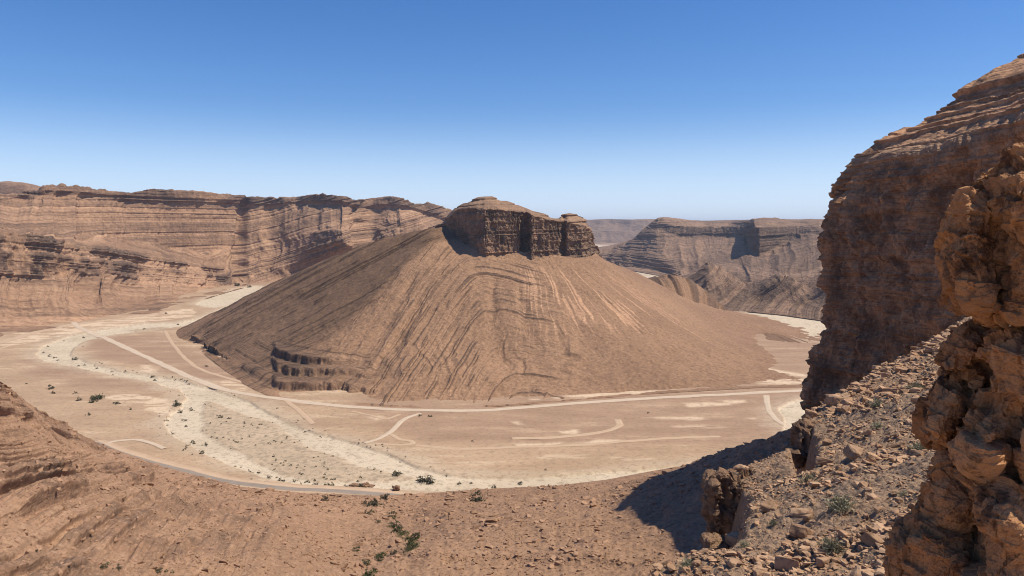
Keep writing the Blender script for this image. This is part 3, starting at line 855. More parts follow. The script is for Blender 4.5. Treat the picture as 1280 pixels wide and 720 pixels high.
def floor_mat():
    t = NT('valley_soil')
    p = t.pos()
    n1 = t.noise(t.scalev(p, (1, 1.6, 1)), .011, 6, .6)
    n2 = t.noise(p, .25, 5, .7)
    n3 = t.noise(t.scalev(p, (.4, 1.3, 1)), .035, 5, .65)
    n4 = t.noise(p, .9, 2, .5)
    col = t.mix(t.ramp(n1, .35, .65), (.42, .285, .18), (.36, .24, .15))
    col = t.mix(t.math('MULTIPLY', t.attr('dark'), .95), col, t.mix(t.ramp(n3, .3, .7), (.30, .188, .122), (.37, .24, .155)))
    col = t.mix(t.math('MULTIPLY', t.ramp(n3, .55, .66), t.math('SUBTRACT', .6, t.math('MULTIPLY', t.attr('dark'), .35))), col, (.56, .41, .275))
    col = t.mix(t.math('MULTIPLY', t.ramp(n3, .48, .38), .5), col, (.30, .19, .12))
    col = t.mix(t.math('MULTIPLY', t.attr('pale'), .8), col, (.64, .48, .33))
    g = t.mix(t.ramp(n1, .3, .7), (.53, .425, .305), (.47, .375, .265))
    g = t.mix(t.math('MULTIPLY', t.attr('braid'), .35), g, (.60, .49, .36))
    col = t.mix(t.attr('bed'), col, g)
    col = t.mix(t.math('MULTIPLY', t.attr('isl'), t.ramp(n2, .56, .44)), col, (.37, .285, .195))
    col = t.mix(t.math('MULTIPLY', t.ramp(n2, .49, .38), .42), col, (.20, .135, .09))
    col = t.mix(t.math('MULTIPLY', t.ramp(n4, .60, .68), .4), col, (.17, .12, .075))
    nb = t.bump(n2, 1.0, .5)
    return t.out(col, nb)


M['floor'] = floor_mat()


# ------------------------------------------------------------------ near hillside below us
def build_hillside():
    U = np.linspace(-220, 1250, 1150)
    rows = [
        [(-220, 2200, 28), (200, 2000, 34), (460, 1900, 40), (640, 1850, 40), (1250, 1700, 36)],
        [(-220, 760, 105), (0, 760, 120), (200, 750, 150), (380, 745, 182), (450, 745, 205), (520, 745, 200), (640, 745, 195), (800, 745, 180), (1000, 745, 150), (1250, 700, 130)],
        [(-220, 690, 130), (0, 690, 150), (200, 690, 190), (380, 685, 232), (440, 690, 258), (490, 680, 258), (540, 685, 235), (640, 685, 230), (800, 690, 210), (1000, 690, 185), (1250, 640, 170)],
        [(-220, 610, 165), (0, 610, 190), (130, 625, 228), (250, 640, 265), (380, 640, 300), (470, 645, 335), (515, 655, 320), (560, 645, 300), (640, 640, 285), (765, 648, 262), (850, 630, 250), (930, 605, 240), (1000, 580, 236), (1100, 560, 235), (1250, 540, 235)],
        [(-220, 540, 200), (0, 540, 235), (60, 560, 262), (130, 585, 330), (210, 605, 385), (300, 623, 382), (400, 632, 372), (470, 633, 371), (530, 631, 370), (640, 624, 372), (760, 615, 340), (850, 592, 310), (930, 568, 275), (1000, 548, 258), (1100, 530, 258), (1250, 520, 255)],
        [(-220, 475, 235), (0, 482, 275), (14, 486, 282), (30, 500, 300), (60, 521, 345), (95, 540, 430), (128, 557, None), (200, 583, None), (300, 609, None), (400, 619, None), (470, 620, None), (520, 618, None), (600, 612, None), (640, 610, None), (700, 607, None), (760, 600, None), (850, 583, None), (880, 577, 380), (940, 558, 300), (1000, 541, 275), (1100, 520, 270), (1250, 510, 265)],
    ]
    rows[-1] = [(a, b, float(GY(b, 1.8)) if c is None else c) for a, b, c in rows[-1]]
    L = [rowline(r, U, 9) for r in rows]
    b = L[-1].copy()
    z0 = b[:, 2].copy()
    b[:, 1] += 12 + 1.2 * z0
    b[:, 0] -= .25 * z0
    b[:, 2] = -3 + .0 * z0
    P = cross(L + [b], 760, np.array([0, .12, .30, .52, .76, .97, 1]), smooth=True)
    t = np.linspace(0, 1, 760)[:, None]
    N = face_cam(P, normals(P))
    N[N[..., 2] < 0] *= -1
    x, y, z = P[..., 0], P[..., 1], P[..., 2]
    w = .80 * z - .50 * x + .09 * y + 4 * fbm(x * .008, y * .008, seed=3, o=3) + 400
    uu = np.broadcast_to(U[None, :], x.shape)
    lf = (1 - ss(230, 420, uu)) * .95 + .05
    sp_ = ss(.35, .6, vn(x * .03, y * .03, seed=22) * .6 + .4 * vn(x * .09, y * .09, seed=23))
    h = hard(w * 1.25, 201, .5, .07)
    h2 = hard(w * 3.1, 211, .5, .1)
    d = (3.6 * (h - .5) + 2.2 * (h2 - .5)) * (1 - .65 * ss(.8, .9, t)) * lf * (.3 + .7 * sp_)
    d += 2.6 * fbm(x * .018, y * .018, seed=4, o=5, gain=.6) + 1.1 * fbm(x * .12, y * .12, seed=5, o=4)
    d += -2.6 * ridged(uu * .05 + .5 * fbm(x * .02, y * .02, seed=9), t * 4, seed=31, o=3) * ss(300, 500, uu) * 0.25
    stones = fbm(x * .55, y * .55, z * .5, seed=41, o=3)
    d += .55 * np.clip(stones - .12, 0, 1) * 1.6 + .8 * lf * sp_ * h * fbm(x * .4, y * .4, z * .6, seed=43, o=3)
    d *= 1 - ss(.93, .97, t)
    P = P + N * d[..., None]
    tone = .10 * fbm(x * .02, y * .02, seed=6, o=4) - .16 * ss(420, 620, uu) + .05 * lf
    gul = 0
    struct('hillside', P, M['side'], {'w': w, 'cliff': np.clip(h * lf * sp_, 0, 1) * .7, 'tone': tone, 'beds': lf}, 'stony orange brown hillside falling away below us to the road', 'hillside')
    return P


# ------------------------------------------------------------------ right cliff
def build_cliff():
    # columns run along the cliff from behind its left end, round the corner, towards us
    prof = [(1002, 540), (1008, 515), (1012, 495), (1016, 470), (1022, 450), (1028, 432), (1034, 412), (1033, 390), (1031, 350), (1030, 320), (1033, 295), (1036, 270), (1042, 248), (1050, 237), (1056, 228), (1066, 213), (1072, 203)]
    S = 1000
    vs = np.linspace(0, 1, 560)          # bottom to cliff edge, then the stepped slope above
    # plan of the cliff foot seen from above: pixel column at a given row and depth
    kU = np.array([90, 40, 6, 2, 24, 70, 130, 190, 260, 360.])
    kY = np.array([300, 285, 268, 256, 246, 230, 210, 190, 165, 120.])
    s = np.linspace(0, 1, S)
    du = np.interp(s, np.linspace(0, 1, len(kU)), kU)
    Yc = np.interp(s, np.linspace(0, 1, len(kU)), kY)
    ksm = np.hanning(61)
    ksm /= ksm.sum()
    sm = lambda a: np.convolve(np.r_[np.full(30, a[0]), a, np.full(30, a[-1])], ksm, 'valid')
    du, Yc = sm(du), sm(Yc)
    pv = np.array([p[1] for p in prof])[::-1]
    pu = np.array([p[0] for p in prof])[::-1]
    # wall: from the foot (row 640) to the edge; edge row climbs to the right
    base = 1032
    edge_v = np.interp(base + du, [960, 1040, 1072, 1120, 1180, 1240, 1290, 1400], [250, 240, 208, 200, 186, 165, 140, 100])
    rows = []
    for k in np.linspace(0, 1, 12):
        v = 660 * (1 - k) + edge_v * k
        sil = np.interp(v, pv, pu) - base
        u = base + du + sil * np.exp(-(np.maximum(du - 2, 0) / 60) ** 2)
        back = 10 * k * k
        Yr = Yc + back
        rows.append(W(u, v, Yr))
    top = rows[-1]
    # sky line of the stepped slope above the cliff
    su = [1000, 1045, 1072, 1090, 1110, 1130, 1150, 1165, 1180, 1200, 1222, 1240, 1260, 1280, 1400]
    sv = [260, 241, 203, 191, 176, 164, 152, 142, 134, 121, 107, 95, 87, 78, 30]
    uT, vT = PX(top)
    uS = base + du * 1.02 + 8
    vS = np.minimum(np.interp(uS, su, sv), vT + 5)
    skyl = W(uS, vS, Yc + 12 + np.clip(du, 0, 400) * .35)
    mid = top * .5 + skyl * .5
    b1 = skyl + np.array([14, 14, -14.])
    b2 = skyl + np.array([60, 60, 0.])
    b2[:, 2] = 40
    L = rows + [mid, skyl, b1, b2]
    par = np.r_[np.linspace(0, .70, 12), .80, .9, .95, 1.0]
    P = cross(L, 620, par)
    t = np.linspace(0, 1, 620)[:, None]
    N = face_cam(P, normals(P))
    x, y, z = P[..., 0], P[..., 1], P[..., 2]
    wall = 1 - ss(.66, .72, t)
    w = z - .16 * x + 1.2 * fbm(x * .03, y * .03, seed=3, o=3)
    h = hard(w * 2.6, 301, .5, .07)
    h2 = hard(w * 7, 311, .52, .08)
    ss_ = np.broadcast_to(s[None, :], x.shape)
    arc = ss_ * 330
    colm = ridged(arc * .05, z * .015, seed=17, o=4)
    blk = fbm(arc * .12, z * .16, seed=19, o=5)
    d = wall * (1.1 * (h - .5) + .6 * (h2 - .5) * ss(.4, .6, vn(arc * .05, z * .06, seed=77)) - 5.5 * (1 - colm) + 3.2 * blk + .8 * fbm(arc * .7, z * .5, seed=20, o=3))
    # hollows
    hol = ss(.60, .72, vn(arc * .06, z * .09, seed=23) * .7 + .3 * vn(arc * .2, z * .3, seed=24))
    d -= wall * 2.2 * hol
    d += wall * 3.5
    cj = ridged(arc * .045 + .4 * fbm(z * .05, arc * .02, seed=41), z * .006, seed=42, o=2)
    d -= wall * 2.2 * ss(.88, .97, cj)
    d += wall * .5 * fbm(arc * 1.6, z * 1.6, seed=43, o=4, gain=.65)
    st = 1 - wall
    d += st * (2.6 * (hard(w * 1.7 + 5, 321, .5, .06) - .5) + 1.0 * (h2 - .5) + 1.0 * fbm(x * .2, y * .2, z * .3, seed=27, o=4)) * (1 - ss(.93, .96, t))
    Hn = N.copy()
    Hn[..., 2] *= .35
    Hn /= np.linalg.norm(Hn, axis=2, keepdims=True)
    P = P + Hn * d[..., None]
    tone = .14 * fbm(arc * .03, z * .04, seed=28, o=4) - .05 + .1 * hol * wall
    struct('cliff', P, M['cliff'], {'w': w, 'cliff': np.clip(wall * .85 + st * h * .7, 0, 1), 'tone': tone}, 'tall dark brown cliff in shade with a stepped slope on top, on the right', 'cliff')


# ------------------------------------------------------------------ scree spur at the right
PL = (137.6, .35, -.214)


def plane_pt(u, v):
    d = W(u, v, 1.0) - np.array([0, 0, H])
    Y = (H - PL[0]) / (PL[1] * d[0] + PL[2] * d[1] - d[2])
    return d * Y + np.array([0, 0, H])


SPUR_PX = [(812, 760), (822, 722), (880, 690), (908, 690), (926, 672), (940, 640), (944, 618), (926, 602), (906, 590), (950, 570), (985, 560), (1003, 586), (1020, 572), (1024, 545), (1014, 517), (1050, 490), (1100, 462), (1150, 432), (1200, 400), (1300, 340), (1500, 300), (1500, 1300), (1100, 1300), (800, 1300)]
SPUR = np.array([plane_pt(*p)[:2] for p in SPUR_PX])


def spur_z(X, Y, rough=True):
    sd = poly_sd(X, Y, SPUR)
    sd = sd + .8 * fbm(X * .25, Y * .25, seed=52, o=3)
    z = PL[0] + PL[1] * X + PL[2] * Y
    z = z + 1.1 * fbm(X * .06, Y * .06, seed=51, o=3) + .35 * fbm(X * .3, Y * .3, seed=53, o=3)
    out = np.clip(-sd, 0, None)
    z = z - 1.5 * out - 5 * ss(0, 1.6, out)
    if rough:
        z = z + .45 * np.clip(fbm(X * .9, Y * .9, seed=54, o=5, gain=.6), -.5, 1)
    return z, sd


def build_spur():
    x1 = np.linspace(-14, 110, 700)
    y1 = 4 + (np.linspace(0, 1, 800) ** 1.4) * 135
    X, Y = np.meshgrid(x1, y1)
    z, sd = spur_z(X, Y)
    z = np.maximum(z, 30)
    P = np.stack([X, Y, z], -1)
    grey = ss(.56, .66, vn(X * .10, Y * .10, seed=61) * .7 + .3 * vn(X * .4, Y * .4, seed=62))
    struct('spur', P, M['scree'], {'w': z * 1.0 + .3 * X, 'cliff': ss(0, -1.5, sd), 'tone': .1 * fbm(X * .1, Y * .1, seed=63, o=3), 'grey': grey}, 'steep stony spur of scree on the right below the cliff', 'slope')


def scree_mat():
    t = NT('scree_soil')
    p = t.pos()
    n1 = t.noise(p, .12, 5, .6)
    n2 = t.noise(p, 2.2, 5, .7)
    vor = t.n('TexVoronoi', {'Vector': p, 'Scale': 2.6, 'Randomness': 1.0}, feature='F1')
    cellc = t.n('SeparateColor', {0: vor.outputs['Color']}).outputs[0]
    col = t.mix(t.ramp(n1, .35, .65), (.30, .19, .118), (.24, .15, .093))
    col = t.mix(t.math('MULTIPLY', cellc, .45), col, (.40, .27, .175))
    col = t.mix(t.math('MULTIPLY', t.ramp(n2, .5, .35), .6), col, (.15, .095, .062))
    col = t.mix(t.math('MULTIPLY', t.attr('grey'), .2), col, (.16, .135, .115))
    col = t.mix(t.math('MULTIPLY', t.attr('cliff'), .7), col, (.24, .14, .085))
    nb = t.bump(t.math('SUBTRACT', n2, t.math('MULTIPLY', vor.outputs['Distance'], .6)), .35, .9)
    return t.out(col, nb)


M['scree'] = scree_mat()

build_floor()
build_mesas()
build_hill()
build_far()
HS = build_hillside()
build_cliff()
build_spur()


# ------------------------------------------------------------------ roads and tracks draped on the floor
def floor_z(X, Y):
    X, Y = np.asarray(X, float), np.asarray(Y, float)
    u, v = PX(np.stack([X, Y, 0 * X], -1))
    bed, isl, pale, dk = floor_field(u, v, X, Y)
    b = ss(-.6, .6, bed)
    far = np.clip(Y / 700, 1, 6)
    return -1.6 * ss(-.8, .8, bed / far) + .9 * ss(-2, 4, isl) * b + .8 * fbm(X * .012, Y * .012, seed=5, o=4) * (1 - .6 * b) + .3 * fbm(X * .08, Y * .08, seed=6, o=3)


def strip(name, px, width, dz, mat, label, cat, wob=.6, n=260):
    pts = np.array([G(*p) for p in px])
    c = resample(pts, n)
    tg = np.gradient(c[:, :2], axis=0)
    tg /= np.linalg.norm(tg, axis=1, keepdims=True)
    nm = np.stack([-tg[:, 1], tg[:, 0]], 1)
    a = np.linspace(-1, 1, 7)
    L = np.r_[0, np.cumsum(np.linalg.norm(np.diff(c[:, :2], axis=0), axis=1))]
    wl = width * .5 * (1 + wob * .5 * fbm(L * .05, L * 0 + 3, seed=len(px), o=3))
    wr = width * .5 * (1 + wob * .5 * fbm(L * .05, L * 0 + 9, seed=len(px), o=3))
    off = np.where(a[None, :] < 0, a[None, :] * wl[:, None], a[None, :] * wr[:, None])
    X = c[:, 0:1] + nm[:, 0:1] * off
    Y = c[:, 1:2] + nm[:, 1:2] * off
    zc = floor_z(c[:, 0], c[:, 1])
    k = np.hanning(15)
    k /= k.sum()
    zc = np.convolve(np.r_[np.full(7, zc[0]), zc, np.full(7, zc[-1])], k, 'valid')
    Z = np.maximum(zc[:, None], floor_z(X, Y)) + dz - .25 * a[None, :] ** 4
    P = np.stack([X, Y, Z], -1)
    return grid_obj(name, P, mat, {'across': np.broadcast_to(a[None, :], Z.shape)}, kind='structure', label=label, category=cat)


def track_mat(name, c1, c2, edge):
    t = NT(name)
    p = t.pos()
    n = t.noise(p, .12, 5, .65)
    f = t.noise(p, .6, 3, .6)
    a = t.math('ABSOLUTE', t.attr('across'))
    col = t.mix(t.ramp(n, .3, .7), c1, c2)
    rut = t.math('SUBTRACT', 1.0, t.ramp(t.math('ABSOLUTE', t.math('SUBTRACT', a, .4)), 0.0, .25))
    col = t.mix(t.math('MULTIPLY', rut, .3), col, tuple(x * 1.25 for x in c1))
    e = t.math('MULTIPLY', t.ramp(t.math('ADD', a, t.math('MULTIPLY', t.math('SUBTRACT', f, .5), .8)), .72, .95), .85)
    col = t.mix(e, col, edge)
    return t.out(col)


M['track'] = track_mat('dirt_track', (.46, .355, .26), (.51, .40, .295), (.42, .285, .18))
M['faint'] = track_mat('faint_track', (.46, .325, .22), (.42, .29, .19), (.40, .265, .168))
M['asphalt'] = track_mat('worn_asphalt', (.23, .185, .15), (.27, .22, .18), (.40, .28, .185))
strip('dirt_road', [(92, 403), (98, 409), (118, 417), (145, 429), (180, 445), (215, 461), (250, 477), (290, 489), (340, 497), (400, 505), (450, 509.5), (500, 512), (560, 513.5), (600, 513), (640, 510.5), (700, 505.5), (760, 501), (840, 496), (920, 492), (1060, 485)], 9, .35, M['track'], 'pale dirt road crossing the valley floor along the foot of the cliff capped hill', 'road', n=500)
strip('dirt_track', [(-60, 440), (0, 428), (50, 414), (96, 405.5), (140, 400), (200, 391)], 16, .3, M['faint'], 'pale track along the foot of the left mesa', 'track')
strip('dirt_track', [(525, 517), (512, 521), (500, 528), (490, 538), (476, 547), (455, 554)], 4.5, .3, M['track'], 'dirt track branching down from the dirt road towards the riverbed', 'track')
strip('dirt_track', [(488, 543), (500, 549), (514, 551), (516, 554), (500, 556), (470, 554)], 4, .3, M['faint'], 'small loop of dirt track beside the main bed', 'track')
strip('dirt_track', [(440, 514), (462, 519), (482, 523), (500, 518)], 3.5, .3, M['faint'], 'short curved track just below the dirt road', 'track')
strip('dirt_track', [(640, 549), (690, 547), (735, 543), (765, 537), (775, 530), (772, 524)], 6, .3, M['faint'], 'faint curved track on the right half of the valley floor', 'track')
strip('dirt_track', [(958, 494), (959, 505), (963, 516), (972, 526), (988, 534)], 5, .3, M['track'], 'dirt track dropping from the dirt road to the white gravel by the cliff', 'track')
strip('dirt_track', [(206, 414), (212, 424), (222, 438), (236, 452), (252, 462), (275, 470), (320, 482)], 5, .3, M['faint'], 'pair of wheel marks along the left toe of the cliff capped hill', 'track')
strip('dirt_track', [(400, 505), (380, 504), (356, 500), (372, 512), (392, 530)], 5, .3, M['faint'], 'faint track cutting down to the bank of the riverbed', 'track')
strip('dirt_track', [(520, 557), (580, 562), (640, 560), (720, 557), (820, 549), (900, 545)], 5, .28, M['faint'], 'long faint wheel track across the right half of the valley floor', 'track')
strip('road_shoulder', [(118, 552), (130, 557.5), (150, 566), (180, 575), (220, 585.5), (260, 596), (300, 604), (340, 609), (380, 612), (420, 614.5), (450, 616), (490, 619), (530, 626)], 13, .45, M['faint'], 'sandy shoulder of the paved road', 'road shoulder')
strip('road', [(118, 553.5), (130, 559), (150, 567.5), (180, 576.5), (220, 587), (260, 597.5), (300, 605.5), (340, 610.5), (380, 613.5), (420, 615.5), (450, 617.5), (490, 620.5), (530, 627)], 6.2, .6, M['asphalt'], 'grey paved road curving along the bottom of the near hillside', 'road', wob=.1)
strip('dirt_track', [(127, 556), (146, 551.5), (168, 550), (186, 553.5), (206, 561)], 4, .4, M['track'], 'short loop of track above the bend of the paved road', 'track')


# ------------------------------------------------------------------ rocks
def rock_templates(n, seed, pts=16, squash=(1, .8, .6)):
    r = np.random.default_rng(seed)
    out = []
    for k in range(n):
        bm = bmesh.new()
        q = r.uniform(-1, 1, (pts, 3))
        q = np.sign(q) * np.abs(q) ** .55 * np.array(squash) * r.uniform(.75, 1.15, 3)
        q = q @ np.array(Matrix.Rotation(r.uniform(0, 6.3), 3, 'Z')).T
        vs_ = [bm.verts.new(p) for p in q]
        res = bmesh.ops.convex_hull(bm, input=vs_)
        bmesh.ops.delete(bm, geom=[g for g in bm.verts if not g.link_faces], context='VERTS')
        bmesh.ops.triangulate(bm, faces=bm.faces[:])
        bm.verts.index_update()
        V = np.array([v.co[:] for v in bm.verts])
        Fc = np.array([[v.index for v in f.verts] for f in bm.faces])
        bm.free()
        out.append((V * .5, Fc))
    return out


def merge_rocks(name, T, pos, size, seed, mat, **props):
    r = np.random.default_rng(seed)
    Vs, Fs, To, off = [], [], [], 0
    for p, s_ in zip(pos, size):
        V, Fc = T[r.integers(len(T))]
        ax = Vector(r.normal(size=3)).normalized()
        m = np.array(Matrix.Rotation(r.uniform(0, .5), 3, ax) @ Matrix.Rotation(r.uniform(0, 6.28), 3, 'Z'))
        q = (V * s_ * r.uniform(.7, 1.3, 3)) @ m.T + p
        Vs.append(q)
        Fs.append(Fc + off)
        To.append(np.full(len(q), r.uniform(-1, 1)))
        off += len(q)
    me = mesh_from(name, np.concatenate(Vs), np.concatenate(Fs), {'tone': np.concatenate(To)}, smooth=False)
    return obj(name, me, mat, **props)


def stone_mat(name, a, b, dark, scale=3.0):
    t = NT(name)
    p = t.pos()
    oi = t.n('ObjectInfo').outputs['Random']
    n = t.noise(p, scale, 5, .65)
    n2 = t.noise(p, scale * .25, 3, .6)
    col = t.mix(t.ramp(t.math('ADD', t.math('MULTIPLY', t.attr('tone'), .25), n2), .3, .7), a, b)
    col = t.mix(t.math('MULTIPLY', t.ramp(n, .5, .33), .6), col, dark)
    hv = t.n('HueSaturation', {'Value': t.n('MapRange', {0: oi, 3: .8, 4: 1.2}).outputs[0], 'Color': col})
    return t.out(hv.outputs[0], t.bump(n, .25 / scale, .8))


M['stone'] = stone_mat('scree_stone', (.28, .163, .094), (.40, .25, .152), (.11, .062, .037))
M['stone_far'] = stone_mat('hillside_stone', (.26, .152, .09), (.34, .205, .128), (.12, .07, .045), scale=1.0)
T1 = rock_templates(24, 3, 14, (1, .8, .55))
T2 = rock_templates(10, 5, 26, (1, .75, .6))

r = np.random.default_rng(11)
# small stones: thick on the spur, fewer and bigger farther away
cand = np.stack([r.uniform(2, 100, 420000), 16 + 110 * r.uniform(0, 1, 420000)], 1)
keepp = r.uniform(0, 1, len(cand)) < np.clip((28 / cand[:, 1]) ** 1.6, 0, 1)
cand = cand[keepp]
z, sd = spur_z(cand[:, 0], cand[:, 1])
pp = np.stack([cand[:, 0], cand[:, 1], z], 1)
uu, vv = PX(pp)
ok = (sd > -1.2) & (uu > 780) & (uu < 1330) & (vv < 780)
pp = pp[ok][:42000]
dist = pp[:, 1]
clus = .45 + 1.25 * ss(.3, .75, .6 * vn(pp[:, 0] * .16, pp[:, 1] * .16, seed=5) + .4 * vn(pp[:, 0] * .5, pp[:, 1] * .5, seed=6))
size = np.clip(.09 * r.uniform(0, 1, len(pp)) ** -.55, .08, .42) * clus * np.clip(dist / 45, .8, 1.7)
pp[:, 2] += size * .10
merge_rocks('scree', T1, pp, size, 12, M['stone'], kind='stuff', label='loose angular stones covering the spur', category='scree')

# single boulders on the spur: the ones the photo shows largest, then others strewn between them
SPUR_ROCKS = [  # u, v, width in px, label
    (1000, 668, 32, 'dark faced angular boulder among the pale slabs low on the spur'),
    (962, 640, 34, 'long shadowed slab lying just uphill of the broken rock pillar'),
    (925, 655, 34, 'pale broken slab leaning at the foot of the rock pillar'),
    (985, 706, 34, 'sunlit wedge shaped boulder with a dark front at the bottom of the spur'),
    (950, 715, 22, 'pale wedge of rock beside the sunlit boulder at the bottom edge'),
    (1030, 706, 22, 'smooth rounded tan boulder at the bottom of the spur'),
    (1135, 480, 20, 'square block standing on the upper scree in front of the overhang'),
    (1112, 492, 24, 'flat topped ledge block left of the square block on the upper scree'),
    (1086, 545, 14, 'orange block standing alone in the grey scree patch'),
    (1013, 523, 26, 'flat orange slab balanced on the edge of the spur'),
    (1042, 508, 28, 'tilted slab at the far edge of the spur against the shaded cliff'),
    (1080, 612, 20, 'brown block with a dark front in the middle of the scree'),
    (1092, 580, 26, 'long low ledge stone in the middle of the scree'),
    (1030, 578, 22, 'dark stone on the rim above the shadowed notch'),
    (1128, 652, 18, 'pale slab beside the lower crag boulder'),
    (1010, 648, 16, 'small dark block just above the dark faced boulder'),
    (1068, 590, 16, 'short thick stone left of the long low ledge stone'),
]


def spur_pt(u, v):
    q = plane_pt(u, v)
    for _ in range(4):
        zz, _sd = spur_z(np.array([q[0]]), np.array([q[1]]), False)
        d = W(u, v, 1.0) - np.array([0, 0, H])
        # move along the ray to meet the ground
        Y = q[1] + .6 * ((H + d[2] * q[1]) - zz[0]) / (PL[1] * d[0] + PL[2] * d[1] - d[2])
        q = d * Y + np.array([0, 0, H])
    q[2] = spur_z(np.array([q[0]]), np.array([q[1]]))[0][0]
    return q


def rock_mesh(V, Fc, seed, sub=2, amp=.05):
    bm = bmesh.new()
    vs_ = [bm.verts.new(p) for p in V]
    for f in Fc:
        bm.faces.new([vs_[i] for i in f])
    bmesh.ops.dissolve_limit(bm, angle_limit=R(14), verts=bm.verts[:], edges=bm.edges[:])
    bmesh.ops.bevel(bm, geom=bm.edges[:], offset=.03, segments=1, affect='EDGES')
    bmesh.ops.triangulate(bm, faces=bm.faces[:])
    bmesh.ops.subdivide_edges(bm, edges=bm.edges[:], cuts=sub, use_grid_fill=True)
    P = np.array([v.co[:] for v in bm.verts])
    d = amp * fbm(P[:, 0] * 5, P[:, 1] * 5, P[:, 2] * 7, seed=seed, o=3)
    for v, q, k in zip(bm.verts, P, d):
        v.co += Vector(q).normalized() * k
    me = bpy.data.meshes.new('boulder')
    bm.to_mesh(me)
    bm.free()
    me.materials.append(M['stone'])
    return me


RM = [rock_mesh(*T2[k], seed=k) for k in range(10)]
for k, (u, v, wpx, lab) in enumerate(SPUR_ROCKS):
    q = spur_pt(u, v)
    s_ = wpx / F * q[1]
    o = bpy.data.objects.new('boulder', RM[k % 10])
    C.objects.link(o)
    o.location = q + np.array([0, 0, s_ * .18])
    o.scale = (s_, s_ * r.uniform(.7, 1), s_ * r.uniform(.7, 1.0))
    o.rotation_euler = (r.uniform(-.25, .25), r.uniform(-.1, .35), r.uniform(-.6, .6))
    o['label'], o['category'], o['group'] = lab, 'boulder', 'boulders on the scree spur'
n = 0
while n < 190:
    Y = 22 + 80 * r.uniform() ** 1.1
    X = Y * r.uniform(.2, .66)
    zz, sd = spur_z(np.array([X]), np.array([Y]))
    u_, v_ = PX(np.array([X, Y, zz[0]]))
    if sd[0] < .5 or not (815 < u_ < 1270 and 395 < v_ < 740):
        continue
    s_ = .40 * (1 - r.uniform() * .97) ** -.42 * (.7 + Y / 110)
    o = bpy.data.objects.new('boulder', RM[r.integers(10)])
    C.objects.link(o)
    o.location = (X, Y, zz[0] + s_ * .12)
    o.scale = (s_, s_ * r.uniform(.6, 1), s_ * r.uniform(.5, 1.0))
    o.rotation_euler = (r.uniform(-.4, .4), r.uniform(-.3, .5), r.uniform(0, 6.28))
    o['label'], o['category'], o['group'] = 'angular brown rock lying loose among the scree of the spur', 'boulder', 'boulders on the scree spur'
    n += 1

# rubble of the near hillside
hs = HS.reshape(-1, 3)
hu, hv_ = PX(hs)
sel = np.where((hv_ < 760) & (hu > -40) & (hu < 1050) & (hs[:, 1] > 60) & (hs[:, 2] > 1.5))[0]
wgt = r.uniform(0, 1, len(sel))
pick = sel[np.argsort(wgt)[:24000]]
size = np.clip(.3 * r.uniform(0, 1, len(pick)) ** -.5, .3, 2.2) * (.6 + hs[pick, 1] / 420) * (.5 + vn(hs[pick, 0] * .04, hs[pick, 1] * .04, seed=3))
merge_rocks('hillside_stones', T1, hs[pick] + np.array([0, 0, .05]), size, 13, M['stone_far'], kind='stuff', label='loose stones strewn over the near hillside', category='stones')


# ------------------------------------------------------------------ crag boulders and rock pillars: closed lumps
def facets(P, cell, tilt, seed):
    rr = np.random.default_rng(seed)
    lo, hi = P.min(0) - cell, P.max(0) + cell
    n_ = int(min(260, max(12, np.prod((hi - lo) / cell))))
    c = rr.uniform(lo, hi, (n_, 3))
    tv = rr.normal(size=(n_, 3)) * tilt
    ov = rr.normal(size=n_) * tilt * cell * .5
    out = np.zeros(len(P))
    crack = np.zeros(len(P))
    for a in range(0, len(P), 20000):
        q = P[a:a + 20000]
        dd = ((q[:, None, :] - c[None]) ** 2).sum(2)
        j = np.argpartition(dd, 1, axis=1)[:, :2]
        d2 = np.take_along_axis(dd, j, 1)
        sw = d2[:, 0] > d2[:, 1]
        j[sw] = j[sw][:, ::-1]
        d2 = np.sqrt(np.sort(d2, axis=1))
        i0 = j[:, 0]
        out[a:a + 20000] = ((q - c[i0]) * tv[i0]).sum(1) + ov[i0]
        crack[a:a + 20000] = 1 - ss(0, .10 * cell, d2[:, 1] - d2[:, 0])
    return out, crack


